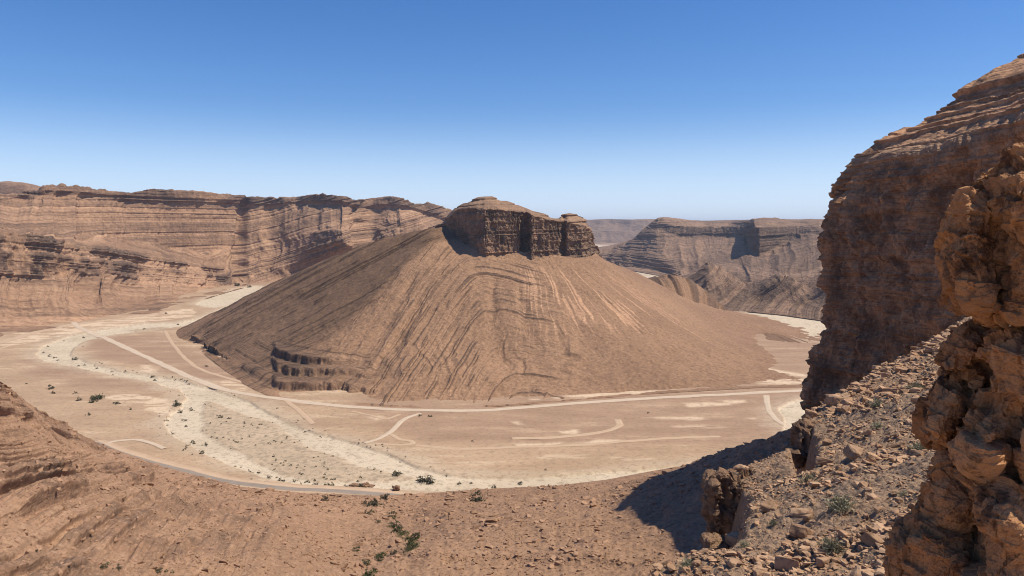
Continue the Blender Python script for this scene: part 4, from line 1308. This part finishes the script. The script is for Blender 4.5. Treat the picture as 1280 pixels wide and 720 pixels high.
def lump(name, outline, Yc, front, back, mat, label, cat, cell=1.0, tilt=.25, amp=.1, nr=110, ns=520, seed=1, group=None, lean=0.0):
    o3 = np.array([W(u, v, Yc + lean * (360 - v) / 360 * Yc * .1) for u, v in outline])
    o3 = np.vstack([o3, o3[:1]])
    ring = resample(o3, ns + 1)[:-1]
    cen = ring.mean(0)
    view = cen - np.array([0, 0, H])
    view[2] *= .3
    view /= np.linalg.norm(view)
    a = np.linspace(-1, 1, 2 * nr + 1)[1:-1]
    rr_ = np.cos(a * np.pi / 2) ** .42
    dep = np.sin(a * np.pi / 2)
    P = cen + (ring[None] - cen) * rr_[:, None, None] + view * np.where(dep < 0, dep * front, dep * back)[:, None, None]
    V = P.reshape(-1, 3)
    tips = np.array([cen - view * front, cen + view * back])
    V = np.vstack([V, tips])
    nrr = len(a)
    i = np.arange(nrr * ns).reshape(nrr, ns)
    q = np.stack([i[:-1], np.roll(i[:-1], -1, 1), np.roll(i[1:], -1, 1), i[1:]], -1).reshape(-1, 4)
    t0 = np.stack([np.full(ns, nrr * ns), np.roll(i[0], -1), i[0]], -1)
    t1 = np.stack([np.full(ns, nrr * ns + 1), i[-1], np.roll(i[-1], -1)], -1)
    Nn = V - cen
    Nn /= np.linalg.norm(Nn, axis=1, keepdims=True)
    Pw = V + .25 * cell * np.stack([fbm(V[:, 0] / cell, V[:, 1] / cell, V[:, 2] / cell, seed=seed + k, o=2) for k in range(3)], 1)
    f1, c1 = facets(Pw, cell, tilt, seed)
    f2, c2 = facets(Pw, cell * .33, tilt * .8, seed + 1)
    d = f1 + f2 * .45 - .10 * cell * c1 * amp * 6 - .03 * cell * c2 * amp * 6
    d += amp * (fbm(V[:, 0] * 1.2 / cell, V[:, 1] * 1.2 / cell, V[:, 2] * 1.2 / cell, seed=seed + 7, o=5) + .35 * fbm(V[:, 0] * 7 / cell, V[:, 1] * 7 / cell, V[:, 2] * 9 / cell, seed=seed + 8, o=5, gain=.65))
    V = V + Nn * d[:, None]
    bm = [tuple(x) for x in q.tolist()] + [tuple(x) for x in t0.tolist()] + [tuple(x) for x in t1.tolist()]
    me = bpy.data.meshes.new(name)
    me.from_pydata(V.tolist(), [], bm)
    me.polygons.foreach_set('use_smooth', np.full(len(bm), True))
    at = me.attributes.new('crack', 'FLOAT', 'POINT')
    at.data.foreach_set('value', np.clip(c1 + .4 * c2, 0, 1).astype(np.float32))
    b2 = bmesh.new()
    b2.from_mesh(me)
    bmesh.ops.recalc_face_normals(b2, faces=b2.faces)
    b2.to_mesh(me)
    b2.free()
    o = obj(name, me, mat, label=label, category=cat)
    if group:
        o['group'] = group
    return o


def crag_mat(name, a, b, dark, sc_=1.0):
    t = NT(name)
    p = t.pos()
    n1 = t.noise(p, .6 * sc_, 6, .62)
    n2 = t.noise(p, 1.5 * sc_, 8, .68, .3)
    n3 = t.noise(p, 11 * sc_, 6, .7)
    n4 = t.noise(t.scalev(p, (1, 1, 3.5)), 2.2 * sc_, 5, .65)
    col = t.mix(t.ramp(n1, .35, .65), a, b)
    col = t.mix(t.math('MULTIPLY', t.ramp(n2, .53, .63), .85), col, dark)
    col = t.mix(t.math('MULTIPLY', t.ramp(n4, .42, .3), .4), col, tuple(min(1, x * 1.35) for x in a))
    col = t.mix(t.math('MULTIPLY', t.ramp(n3, .45, .3), .45), col, tuple(x * .45 for x in b))
    col = t.mix(t.math('MULTIPLY', t.attr('crack'), .5), col, dark)
    nb = t.bump(n3, .09 / sc_, .8)
    nb = t.bump(n2, .25 / sc_, .6, nb)
    return t.out(col, nb)


M['crag'] = crag_mat('crag_rock', (.58, .295, .135), (.45, .22, .098), (.10, .05, .03))
M['pillar'] = crag_mat('pillar_rock', (.30, .185, .11), (.24, .14, .085), (.10, .06, .042), .35)

def chunk_hull(bm, outline, Yc, fronts=None, back=1.2, seed=0, front=.5):
    rr = np.random.default_rng(seed)
    o = np.array(outline, float)
    c = o.mean(0)
    pts = [W(u, v, Yc) for u, v in o]
    pts += [W(*(c + (q - c) * .7), Yc + back) for q in o]
    if fronts is None:
        fronts = [(*(c + (q - c) * rr.uniform(.35, .75)), Yc - front * rr.uniform(.5, 1.0)) for q in o[::2]]
    pts += [W(*q) for q in fronts]
    fr = Yc - min(q[2] for q in fronts)
    for _ in range(5):
        k = rr.integers(len(o))
        q = o[k] * rr.uniform(0, 1) + o[(k + 1) % len(o)] * rr.uniform(0, 1)
        q = o[k] + (o[(k + 1) % len(o)] - o[k]) * rr.uniform()
        rad = rr.uniform(.3, .95)
        pts.append(W(*(c + (q - c) * rad), Yc - fr * (1 - rad ** 2.2) * rr.uniform(.75, 1.0)))
    vs_ = [bm.verts.new(p) for p in pts]
    res = bmesh.ops.convex_hull(bm, input=vs_)
    dead = [g for g in res['geom_interior'] if isinstance(g, bmesh.types.BMVert)] + [v for v in vs_ if v.is_valid and not v.link_faces]
    bmesh.ops.delete(bm, geom=list(set(dead)), context='VERTS')


def crag(name, chunks, voxel, amp, mat, label, cat, group=None, seed=1, scale=1.0):
    """angular blocks fused into one closed rock, then weathered"""
    bm = bmesh.new()
    for k, ch in enumerate(chunks):
        b1 = bmesh.new()
        chunk_hull(b1, *ch[:2], **(dict(ch[2]) if len(ch) > 2 else {}), seed=seed * 10 + k)
        tmp = bpy.data.meshes.new('t')
        b1.to_mesh(tmp)
        b1.free()
        bm.from_mesh(tmp)
        bpy.data.meshes.remove(tmp)
    bmesh.ops.recalc_face_normals(bm, faces=bm.faces)
    me = bpy.data.meshes.new(name)
    bm.to_mesh(me)
    bm.free()
    o = bpy.data.objects.new(name, me)
    C.objects.link(o)
    md = o.modifiers.new('r', 'REMESH')
    md.mode = 'VOXEL'
    md.voxel_size = voxel
    dg = bpy.context.evaluated_depsgraph_get()
    dg.update()
    m2 = bpy.data.meshes.new_from_object(o.evaluated_get(dg))
    o.modifiers.clear()
    o.data = m2
    bpy.data.meshes.remove(me)
    m2.name = name
    n_ = len(m2.vertices)
    V = np.zeros(n_ * 3, np.float32)
    m2.vertices.foreach_get('co', V)
    V = V.reshape(-1, 3).astype(float)
    Nn = np.zeros(n_ * 3, np.float32)
    m2.vertex_normals.foreach_get('vector', Nn)
    Nn = Nn.reshape(-1, 3).astype(float)
    q = V / scale
    qw = q + .07 * np.stack([fbm(q[:, 0] * 1.5, q[:, 1] * 1.5, q[:, 2] * 1.5, seed=seed + k, o=3) for k in range(3)], 1)
    f1, c1 = facets(qw, .50, .30, seed)
    f2, c2 = facets(qw, .22, .32, seed + 1)
    x, y, z = q.T
    a_, b_ = x * .8 + y * .55, y * .8 - x * .55
    n_a = fbm(x * .9, y * .9, z * .9, seed=seed + 21, o=3)
    n_b = fbm(x * .9, y * .9, z * .9, seed=seed + 22, o=3)
    blk = 0
    for fr_, am_ in ((1.5, .20), (3.3, .09), (7.0, .035)):
        blk = blk + am_ * (_h(np.floor(a_ * fr_ + .35 * n_a), np.floor(b_ * fr_ + .35 * n_b), np.floor((z + .22 * x) * fr_ * 1.25 + .35 * n_b), seed + int(fr_ * 7)) - .5)
    d = blk + .16 * f1 + .2 * f2 + .02 * fbm(x * 1.3, y * 1.3, z * 1.3, seed=seed + 7, o=3) + amp * .8 * fbm(x * 5, y * 5, z * 6, seed=seed + 8, o=6, gain=.7)
    d -= .05 * ss(.62, .72, ridged(x * .9 + .3 * fbm(x * 3, z * 3, seed=seed), y * .9, z * .55, seed=seed + 12, o=2))
    V = V + Nn * (d * scale)[:, None]
    m2.vertices.foreach_set('co', V.astype(np.float32).ravel())
    at = m2.attributes.new('crack', 'FLOAT', 'POINT')
    at.data.foreach_set('value', np.clip(.5 * c1 + .3 * c2, 0, 1).astype(np.float32))
    m2.polygons.foreach_set('use_smooth', np.full(len(m2.polygons), False))
    m2.materials.clear()
    m2.materials.append(mat)
    m2.update()
    o['label'], o['category'] = label, cat
    if group:
        o['group'] = group
    return o


GB = 'boulders of the crag'
crag('crag_boulder', [
    ([(1300, 176), (1282, 189), (1262, 198), (1246, 208), (1232, 221), (1216, 232), (1208, 246), (1194, 276), (1182, 300), (1174, 324), (1182, 362), (1190, 380), (1204, 392), (1246, 405), (1400, 405), (1450, 300), (1390, 190)], 9.2, {'front': .55, 'back': 2.2}),
    ([(1172, 322), (1178, 300), (1186, 286), (1202, 258), (1214, 300), (1225, 340), (1232, 385), (1245, 405), (1220, 402), (1200, 393), (1186, 378)], 9.0, {'fronts': [(1194, 320, 8.6), (1206, 362, 8.45), (1222, 350, 8.35), (1206, 290, 8.65), (1226, 385, 8.5)]}),
    ([(1206, 238), (1224, 234), (1232, 262), (1246, 286), (1258, 312), (1252, 345), (1238, 372), (1228, 388), (1215, 360), (1205, 300), (1200, 262)], 8.95, {'fronts': [(1208, 250, 8.62), (1211, 290, 8.42), (1222, 335, 8.3), (1229, 372, 8.3), (1214, 310, 8.36)]}),
    ([(1230, 220), (1246, 204), (1262, 193), (1284, 183), (1400, 165), (1420, 300), (1290, 330), (1264, 292), (1246, 262)], 8.7, {'fronts': [(1272, 225, 8.0), (1300, 260, 7.7), (1290, 300, 7.8), (1252, 245, 8.35)]}),
    ([(1248, 292), (1300, 270), (1400, 280), (1400, 412), (1270, 406), (1240, 396), (1262, 365)], 8.75, {'fronts': [(1275, 330, 8.15), (1320, 330, 7.8), (1300, 390, 7.9), (1264, 385, 8.4)]}),
], .0135, .075, M['crag'], 'large overhanging orange brown boulder with a sunlit edge at the top of the crag', 'boulder', GB, seed=21)
crag('crag_boulder', [
    ([(1226, 402), (1208, 410), (1194, 424), (1182, 447), (1171, 470), (1190, 490), (1215, 480), (1235, 445), (1246, 410)], 9.6, {'fronts': [(1205, 428, 9.25), (1214, 455, 9.1), (1192, 460, 9.25), (1225, 425, 9.2)]}),
    ([(1171, 470), (1159, 500), (1149, 522), (1148, 545), (1153, 560), (1184, 573), (1200, 582), (1212, 550), (1216, 510), (1212, 472)], 9.5, {'fronts': [(1170, 512, 9.1), (1168, 545, 9.15), (1192, 560, 9.2), (1198, 500, 8.95)]}),
    ([(1215, 440), (1236, 420), (1250, 470), (1236, 530), (1212, 585), (1198, 575), (1204, 500)], 9.5, {'front': .5}),
], .0135, .07, M['crag'], 'tapering brown block below the overhanging boulder, nearest the scree', 'boulder', GB, seed=31)
crag('crag_boulder', [
    ([(1320, 400), (1266, 410), (1240, 424), (1226, 450), (1230, 500), (1216, 560), (1214, 600), (1226, 660), (1216, 760), (1420, 780), (1440, 420)], 9.0, {'front': .6, 'back': 2.0}),
    ([(1264, 404), (1238, 418), (1224, 446), (1228, 490), (1240, 520), (1275, 540), (1320, 520), (1400, 500), (1400, 395), (1320, 392)], 8.8, {'fronts': [(1260, 438, 8.2), (1290, 430, 7.9), (1280, 500, 8.0), (1243, 470, 8.4)]}),
    ([(1216, 520), (1238, 505), (1262, 520), (1268, 560), (1250, 595), (1226, 604), (1208, 590), (1202, 558)], 8.7, {'fronts': [(1230, 545, 8.2), (1242, 575, 8.25), (1220, 575, 8.35), (1246, 540, 8.2)]}),
    ([(1262, 520), (1300, 510), (1400, 500), (1400, 640), (1290, 640), (1262, 600), (1255, 560)], 8.7, {'fronts': [(1285, 560, 8.1), (1285, 610, 8.15), (1330, 570, 7.8)]}),
    ([(1226, 612), (1250, 602), (1285, 627), (1400, 640), (1400, 780), (1220, 770), (1212, 690), (1218, 640)], 8.6, {'fronts': [(1243, 645, 8.05), (1272, 700, 7.75), (1238, 740, 7.9), (1300, 690, 7.6)]}),
], .0135, .075, M['crag'], 'tall cracked orange brown column of rock at the right edge under the overhang', 'boulder', GB, seed=41)
crag('crag_boulder', [
    ([(1198, 566), (1182, 571), (1170, 588), (1155, 612), (1142, 640), (1150, 690), (1195, 700), (1228, 665), (1232, 600), (1216, 574)], 9.4, {'fronts': [(1190, 600, 9.0), (1176, 640, 8.9), (1206, 640, 8.75), (1215, 600, 8.95)]}),
    ([(1142, 640), (1128, 662), (1112, 682), (1103, 705), (1096, 790), (1270, 800), (1255, 690), (1210, 655)], 9.3, {'fronts': [(1148, 690, 8.85), (1180, 722, 8.6), (1214, 720, 8.45)]}),
], .0135, .065, M['crag'], 'dark stained boulder at the bottom of the crag', 'boulder', GB, seed=51)
GP = 'rock pillars on the rim of the spur'
crag('rock_pillar', [
    ([(892, 590), (887, 606), (888, 632), (886, 660), (890, 690), (912, 694), (926, 672), (936, 640), (944, 612), (930, 595), (908, 586)], 52, {'front': 1.6, 'back': 4}),
    ([(890, 592), (887, 610), (889, 650), (900, 660), (904, 620), (902, 594)], 50.5, {'front': .8, 'back': 2}),
    ([(906, 600), (910, 650), (922, 664), (932, 640), (936, 610), (920, 598)], 50.5, {'front': .9, 'back': 2}),
    ([(918, 594), (944, 600), (962, 618), (956, 655), (934, 690), (908, 698), (904, 650)], 50.5, {'front': 1.3, 'back': 4}),
    ([(925, 640), (948, 632), (956, 660), (938, 684), (922, 676)], 48.5, {'front': .8, 'back': 3}),
    ([(898, 588), (925, 584), (952, 596), (930, 604), (902, 600)], 52, {'front': 1.0, 'back': 4}),
], .11, .16, M['pillar'], 'broken rock pillar standing at the left rim of the spur', 'rock pillar', GP, seed=61, scale=4.0)
crag('rock_pillar', [
    ([(994, 530), (989, 548), (988, 568), (992, 586), (1006, 590), (1020, 574), (1026, 548), (1022, 528), (1008, 524)], 62, {'front': 1.6, 'back': 3}),
], .2, .10, M['pillar'], 'short dark rock stub at the rim of the spur under a flat orange slab', 'rock pillar', GP, seed=71, scale=4.0)
crag('rock_pillar', [
    ([(881, 668), (876, 685), (880, 705), (894, 710), (910, 696), (906, 676), (892, 666)], 46, {'front': 1.2, 'back': 3}),
], .18, .10, M['pillar'], 'low orange brown stump of rock just below the broken pillar', 'rock pillar', GP, seed=81, scale=4.0)
lump('rock_outcrop', [(436, 609), (440, 606.5), (452, 606), (464, 607), (471, 610), (468, 614), (452, 615), (438, 614)], 424, 2, 5, M['pillar'], 'low dark red outcrop between the paved road and the riverbed', 'outcrop', cell=3, tilt=.3, amp=.6, nr=24, ns=120, seed=91)
lump('rock_outcrop', [(492, 611), (495, 607), (499, 608), (501, 613), (499, 618), (493, 618)], 412, 1.5, 3, M['pillar'], 'small dark rock knob at the mouth of the green gully', 'outcrop', cell=2.5, tilt=.3, amp=.5, nr=24, ns=100, seed=93)


# ------------------------------------------------------------------ shrubs and trees
def leaf_mat(name, a, b):
    t = NT(name)
    oi = t.n('ObjectInfo').outputs['Random']
    n = t.noise(t.pos(), 2.0, 3, .6)
    col = t.mix(t.ramp(n, .3, .7), a, b)
    hv = t.n('HueSaturation', {'Value': t.n('MapRange', {0: oi, 3: .75, 4: 1.3}).outputs[0], 'Color': col})
    return t.out(hv.outputs[0])


M['leaf'] = leaf_mat('dusty_foliage', (.042, .043, .024), (.075, .07, .042))
M['green'] = leaf_mat('green_foliage', (.05, .06, .024), (.085, .09, .04))
M['reed'] = leaf_mat('reed_green', (.075, .10, .03), (.12, .145, .05))
M['twig'] = leaf_mat('grey_green_twigs', (.20, .19, .12), (.28, .25, .165))
M['wood'] = leaf_mat('grey_wood', (.12, .09, .065), (.17, .13, .095))


def crown_mesh(name, seed, n=420, flat=.6, leaf=.13):
    """unit wide crown of leaf clumps with gaps"""
    rr = np.random.default_rng(seed)
    cl = rr.normal(size=(9, 3)) * np.array([.26, .26, .16 * flat / .6])
    cl[:, 2] += .34 * flat
    V, Fc = [], []
    for k in range(n):
        c = cl[rr.integers(9)] + rr.normal(size=3) * np.array([.095, .095, .075])
        c[2] = abs(c[2])
        a, b = rr.normal(size=3), rr.normal(size=3)
        a /= np.linalg.norm(a)
        b -= a * (a @ b)
        b /= np.linalg.norm(b)
        s1 = leaf * rr.uniform(.5, 1.1)
        i = len(V)
        V += [c - a * s1 * .5, c + b * s1 * .3, c + a * s1 * .5, c - b * s1 * .3]
        Fc.append((i, i + 1, i + 2, i + 3))
    return mesh_from(name, V, Fc, smooth=False)


def stem_mesh(name, seed, hgt=.35, nb=5):
    rr = np.random.default_rng(seed)
    V, Fc = [], []

    def cone(p, q, r0, r1):
        p, q = np.array(p), np.array(q)
        ax = (q - p) / np.linalg.norm(q - p)
        e = np.cross(ax, [.3, .9, .2])
        e /= np.linalg.norm(e)
        f = np.cross(ax, e)
        i = len(V)
        for c, rad in ((p, r0), (q, r1)):
            for k in range(5):
                an = k * 1.2566
                V.append(c + rad * (math.cos(an) * e + math.sin(an) * f))
        for k in range(5):
            Fc.append((i + k, i + (k + 1) % 5, i + 5 + (k + 1) % 5, i + 5 + k))
    cone((0, 0, -.05), (.01, .02, hgt * .45), .035, .026)
    for k in range(nb):
        an = k * 6.28 / nb + rr.uniform(0, .6)
        cone((.01, .02, hgt * .4), (.24 * math.cos(an), .24 * math.sin(an), hgt * rr.uniform(.8, 1.15)), .02, .007)
    return mesh_from(name, V, Fc)


def twig_mesh(name, seed, n=260):
    rr = np.random.default_rng(seed)
    V, Fc = [], []
    for k in range(n):
        an, el = rr.uniform(0, 6.28), rr.uniform(.25, 1.4)
        L_ = rr.uniform(.25, .55)
        p = np.array([rr.normal() * .08, rr.normal() * .08, 0])
        dv = np.array([math.cos(an) * math.cos(el), math.sin(an) * math.cos(el), math.sin(el)])
        side = np.cross(dv, rr.normal(size=3))
        side /= np.linalg.norm(side)
        m = p + dv * L_ * .6 + rr.normal(size=3) * .03
        q = p + dv * L_ + rr.normal(size=3) * .06
        wd = .006
        i = len(V)
        V += [p - side * wd, p + side * wd, m - side * wd, m + side * wd, q - side * wd * .4, q + side * wd * .4]
        Fc += [(i, i + 1, i + 3, i + 2), (i + 2, i + 3, i + 5, i + 4)]
        for s_ in range(2):
            c = m + (q - m) * rr.uniform(0, 1)
            e = rr.normal(size=3) * .022
            g_ = rr.normal(size=3) * .012
            i = len(V)
            V += [c - e, c + g_, c + e, c - g_]
            Fc.append((i, i + 1, i + 2, i + 3))
    return mesh_from(name, V, Fc, smooth=False)


CR = [crown_mesh('crown', 100 + k, 460, .6) for k in range(4)]
BU = [crown_mesh('foliage', 200 + k, 260, .5, .16) for k in range(5)]
FL = [crown_mesh('foliage', 300 + k, 420, .28, .12) for k in range(3)]
SM = [stem_mesh('stem', 400 + k) for k in range(3)]
TW = [twig_mesh('twigs', 500 + k) for k in range(3)]


def plant(kind, P, width, label, group=None, mat=None, parts=True, hs_=1.0, cat='shrub', name='shrub'):
    an = r.uniform(0, 6.28)
    top = {'tree': CR, 'bush': BU, 'flat': FL, 'twig': TW}[kind]
    me = top[r.integers(len(top))]
    if mat is None:
        mat = M['twig'] if kind == 'twig' else M['leaf']
    key = me.name + mat.name
    if not me.materials:
        me.materials.append(mat)
    elif me.materials[0] is not mat:
        k2 = me.name + '_' + mat.name
        m2 = bpy.data.meshes.get(k2)
        if m2 is None:
            m2 = me.copy()
            m2.name = k2
            m2.materials.clear()
            m2.materials.append(mat)
        me = m2
    if parts:
        e = bpy.data.objects.new(name, None)
        C.objects.link(e)
        f = bpy.data.objects.new('crown' if kind == 'tree' else 'foliage', me)
        C.objects.link(f)
        f.parent = e
        st = SM[r.integers(3)]
        if not st.materials:
            st.materials.append(M['wood'])
        g_ = bpy.data.objects.new('trunk' if kind == 'tree' else 'stem', st)
        C.objects.link(g_)
        g_.parent = e
    else:
        e = bpy.data.objects.new(name, me)
        C.objects.link(e)
    e.location = P
    e.rotation_euler = (0, 0, an)
    e.scale = (width, width * r.uniform(.8, 1.1), width * hs_ * r.uniform(.85, 1.15))
    e['label'], e['category'] = label, cat
    if group:
        e['group'] = group
    return e


hsu, hsv = PX(HS)


def on_hill(u, v):
    d = (hsu - u) ** 2 + (hsv - v) ** 2
    j = np.argsort(d.ravel())[:30]
    q = HS.reshape(-1, 3)[j]
    return q[np.argmin(q[:, 1])]


def on_floor(u, v):
    q = G(u, v)
    q[2] = floor_z(q[:1], q[1:2])[0]
    return q


NAMED = [  # u, v, width px, kind, on hill, label, material
    (221, 507, 11, 'tree', 0, 'large dark round tree standing at the edge of the riverbed', 'leaf'),
    (225, 513.5, 6, 'bush', 0, 'dark bush just below the large round tree', 'leaf'),
    (94, 448, 7, 'tree', 0, 'dark tree alone inside the left bend of the riverbed', 'leaf'),
    (64, 486, 8, 'bush', 0, 'wide dark bush on the flat above the near hillside, leftmost of its line', 'leaf'),
    (122, 499, 17, 'flat', 0, 'long low green thicket on the flat left of the large round tree', 'green'),
    (117, 503, 9, 'flat', 0, 'small green thicket just below the long low one', 'green'),
    (535, 600, 20, 'flat', 0, 'widest dark thicket standing in the middle of the gravel bed', 'leaf'),
    (599, 625, 18, 'bush', 1, 'dark bush on the crest of the hillside right of the end of the road', 'leaf'),
    (495, 592.5, 13, 'flat', 0, 'long flat strip of shrub on the gravel above the widest thicket', 'leaf'),
    (452, 607, 10, 'bush', 0, 'dark bush beside the gravel right behind the red outcrop', 'leaf'),
    (351, 600, 9, 'bush', 0, 'dark bush on the lower bank of the riverbed, largest of its row', 'leaf'),
    (407, 606, 9, 'bush', 0, 'dark bush between the riverbed and the paved road', 'leaf'),
    (406, 624, 9, 'bush', 1, 'lone bush on the hillside just below the paved road', 'leaf'),
    (481, 623, 11, 'tree', 1, 'green tree at the mouth of the gully by the road end', 'leaf'),
    (469, 632, 13, 'tree', 1, 'spreading green tree at the head of the green gully', 'leaf'),
    (457, 704, 11, 'tree', 1, 'round green tree low in the gully at the bottom of the photo', 'green'),
    (149, 711, 10, 'bush', 1, 'round bush on the bare hillside at the bottom left', 'leaf'),
    (200, 713, 10, 'bush', 1, 'round bush beside pale rocks at the bottom of the hillside', 'leaf'),
    (47, 688, 7, 'bush', 1, 'small green bush under a ledge on the left hillside', 'leaf'),
    (297, 357, 7, 'tree', 0, 'dark tree where the river valley disappears behind the ridge, left one', 'leaf'),
    (312, 358.5, 6, 'tree', 0, 'dark tree where the river valley disappears behind the ridge, right one', 'leaf'),
    (525, 520, 4, 'tree', 0, 'small upright tree at the top of the branching track, left one', 'leaf'),
    (537, 521, 4, 'tree', 0, 'small upright tree at the top of the branching track, right one', 'leaf'),
]
for (u, v, wpx, kd, onh, lab, mt) in NAMED:
    q = on_hill(u, v) if onh else on_floor(u, v)
    plant(kd, q, 1.05 * wpx / F * q[1], lab, mat=M[mt], name='tree' if kd == 'tree' else 'shrub', cat='tree' if kd == 'tree' else 'shrub', hs_=1.0)
BUSH_PX = [(67, 492, 5), (95, 492, 5), (99, 501, 7), (146, 505, 6), (143, 504, 4), (163, 512, 4), (191, 470, 5), (193, 474, 4), (240, 511, 5), (239, 508, 3), (33, 480, 3), (258, 458, 4), (111, 519, 5), (232, 524, 4), (232, 531, 4), (228, 523, 3), (216, 540, 4), (241, 550, 5), (243, 552, 4), (257, 554, 6), (252, 567, 6), (296, 552, 4), (279, 546, 3), (311, 588, 6), (294, 580, 3), (301, 581, 2), (209, 524, 4), (306, 529, 3), (276, 521, 6), (323, 588, 5), (337, 594, 5), (354, 602, 5), (369, 599, 5), (384, 600, 6), (376, 603, 4), (394, 603, 6), (415, 604, 7), (432, 606, 6), (346, 594, 3), (459, 583, 2), (500, 575, 2), (574, 602, 6), (589, 601, 4), (584, 612, 5), (618, 606, 6), (651, 602, 6), (626, 612, 4), (654, 611, 5), (378, 592, 4), (406, 592, 3), (418, 598, 4), (699, 465, 4), (770, 448, 3), (54, 440, 3), (62, 444, 4), (68, 446, 4), (72, 449, 3), (98, 456, 3), (104, 421, 3), (180, 411, 3), (207, 392, 3), (222, 405, 3), (227, 475, 3), (234, 477, 3), (236, 479, 3), (216, 472, 3), (219, 474, 3), (231, 476, 2), (590, 552, 3), (810, 516, 3), (525, 598, 8), (80, 425, 2), (60, 432, 3), (106, 455, 3), (121, 459, 3), (140, 463, 3), (157, 464, 3), (171, 466, 2)]
for (u, v, wpx) in BUSH_PX:
    q = on_floor(u, v)
    plant('bush', q, 1.05 * wpx / F * q[1], 'small dark shrub growing on the pale valley floor', 'small shrubs on the valley floor', parts=False)
GULLY_PX = [(459, 633, 8), (462, 642, 8), (490, 647, 10), (491, 657, 9), (497, 664, 11), (505, 668, 9), (517, 673, 12), (522, 672, 8), (514, 684, 12), (508, 688, 8), (481, 692, 7), (472, 697, 10), (476, 700, 7), (463, 716, 11), (456, 719, 9), (492, 691, 7), (444, 686, 8), (473, 652, 6), (500, 660, 7), (512, 678, 9), (136, 705, 5), (129, 709, 7), (216, 714, 4), (208, 713, 4), (466, 629, 7), (476, 634, 7)]
for k, (u, v, wpx) in enumerate(GULLY_PX):
    q = on_hill(u, v)
    plant('bush', q, 1.35 * wpx / F * q[1], 'green bush growing among others along the gully in the hillside' if u > 400 else 'small bush on the bare lower left hillside', 'bushes in the gully' if u > 400 else 'small bushes on the left hillside', mat=M['green' if k % 3 else 'leaf'], parts=False)
# green reeds filling the wet part of the gully
pr = resample(np.array([(487, 652, 0), (494, 660, 0), (503, 668, 0), (514, 674, 0), (519, 680, 0), (511, 688, 0), (506, 692, 0)], float), 60)
Vs, Fs, off = [], [], 0
for k in range(90):
    c = pr[r.integers(60)] + r.normal(size=3) * np.array([3.0, 2.2, 0])
    q = on_hill(c[0], c[1])
    m_ = FL[k % 3]
    co = np.zeros(len(m_.vertices) * 3, np.float32)
    m_.vertices.foreach_get('co', co)
    co = co.reshape(-1, 3)[:240]
    Vs.append(co * np.array([2.2, 2.2, 2.6]) * r.uniform(.6, 1.2) + q)
    Fs.append(np.arange(240).reshape(-1, 4) + off)
    off += 240
obj('reeds', mesh_from('reeds', np.concatenate(Vs), np.concatenate(Fs), smooth=False), M['reed'], kind='stuff', label='strip of green reeds along the bottom of the gully', category='reeds')
n = 0
while n < 150:
    u, v = r.uniform(60, 700), r.uniform(425, 606)
    X = G(u, v)
    bed, isl, pale, dk = floor_field(np.array([u]), np.array([v]), X[:1], X[1:2])
    if not (-10 < bed[0] < 3 or isl[0] > 0):
        continue
    q = on_floor(u, v)
    plant('bush', q, r.uniform(.9, 1.9), 'tiny dark shrub dotted along the gravel bed and its bank', 'tiny shrubs along the gravel bed', parts=False)
    n += 1
for k, (u, v, wpx, lab) in enumerate([(1050, 640, 42, 'grey green dry shrub in the middle of the spur, widest of the spur'), (1040, 688, 34, 'grey green dry shrub above the rounded tan boulder'), (967, 655, 14, 'small grey shrub right of the shadowed slab'), (1150, 566, 28, 'grey shrub tucked under the tapering crag block'), (1010, 605, 26, 'faint grey shrub below the shadowed notch in the rim'), (1145, 486, 22, 'dry shrub beside the square block'), (1095, 512, 20, 'dry shrub on the upper scree above the grey patch'), (860, 712, 24, 'grey green shrub at the very bottom left of the spur'), (930, 680, 14, 'small dry shrub below the pale broken slab'), (1097, 536, 18, 'dry shrub beside the orange block in the grey scree'), (1130, 620, 16, 'small dry shrub close to the lower crag boulder')]):
    q = spur_pt(u, v)
    plant('twig', q, 1.2 * wpx / F * q[1], lab, 'dry shrubs on the scree spur', parts=False)

# ------------------------------------------------------------------ the air: one even box of haze round camera and land
bm = bmesh.new()
bmesh.ops.create_cube(bm, size=1.0)
bmesh.ops.scale(bm, vec=(72000, 72000, 420), verts=bm.verts)
bmesh.ops.translate(bm, vec=(0, 9000, 420 / 2 - 12), verts=bm.verts)
me = bpy.data.meshes.new('haze')
bm.to_mesh(me)
bm.free()
hm = bpy.data.materials.new('haze')
hm.use_nodes = True
hn = hm.node_tree.nodes
hn.remove(hn['Principled BSDF'])
pv = hn.new('ShaderNodeVolumePrincipled')
pv.inputs['Color'].default_value = (.74, .83, 1.0, 1)
pv.inputs['Density'].default_value = 4.2e-5
pv.inputs['Anisotropy'].default_value = 0.2
hm.node_tree.links.new(pv.outputs[0], hn['Material Output'].inputs['Volume'])
obj('haze', me, hm, kind='stuff', label='thin dry haze over the far hills', category='haze')
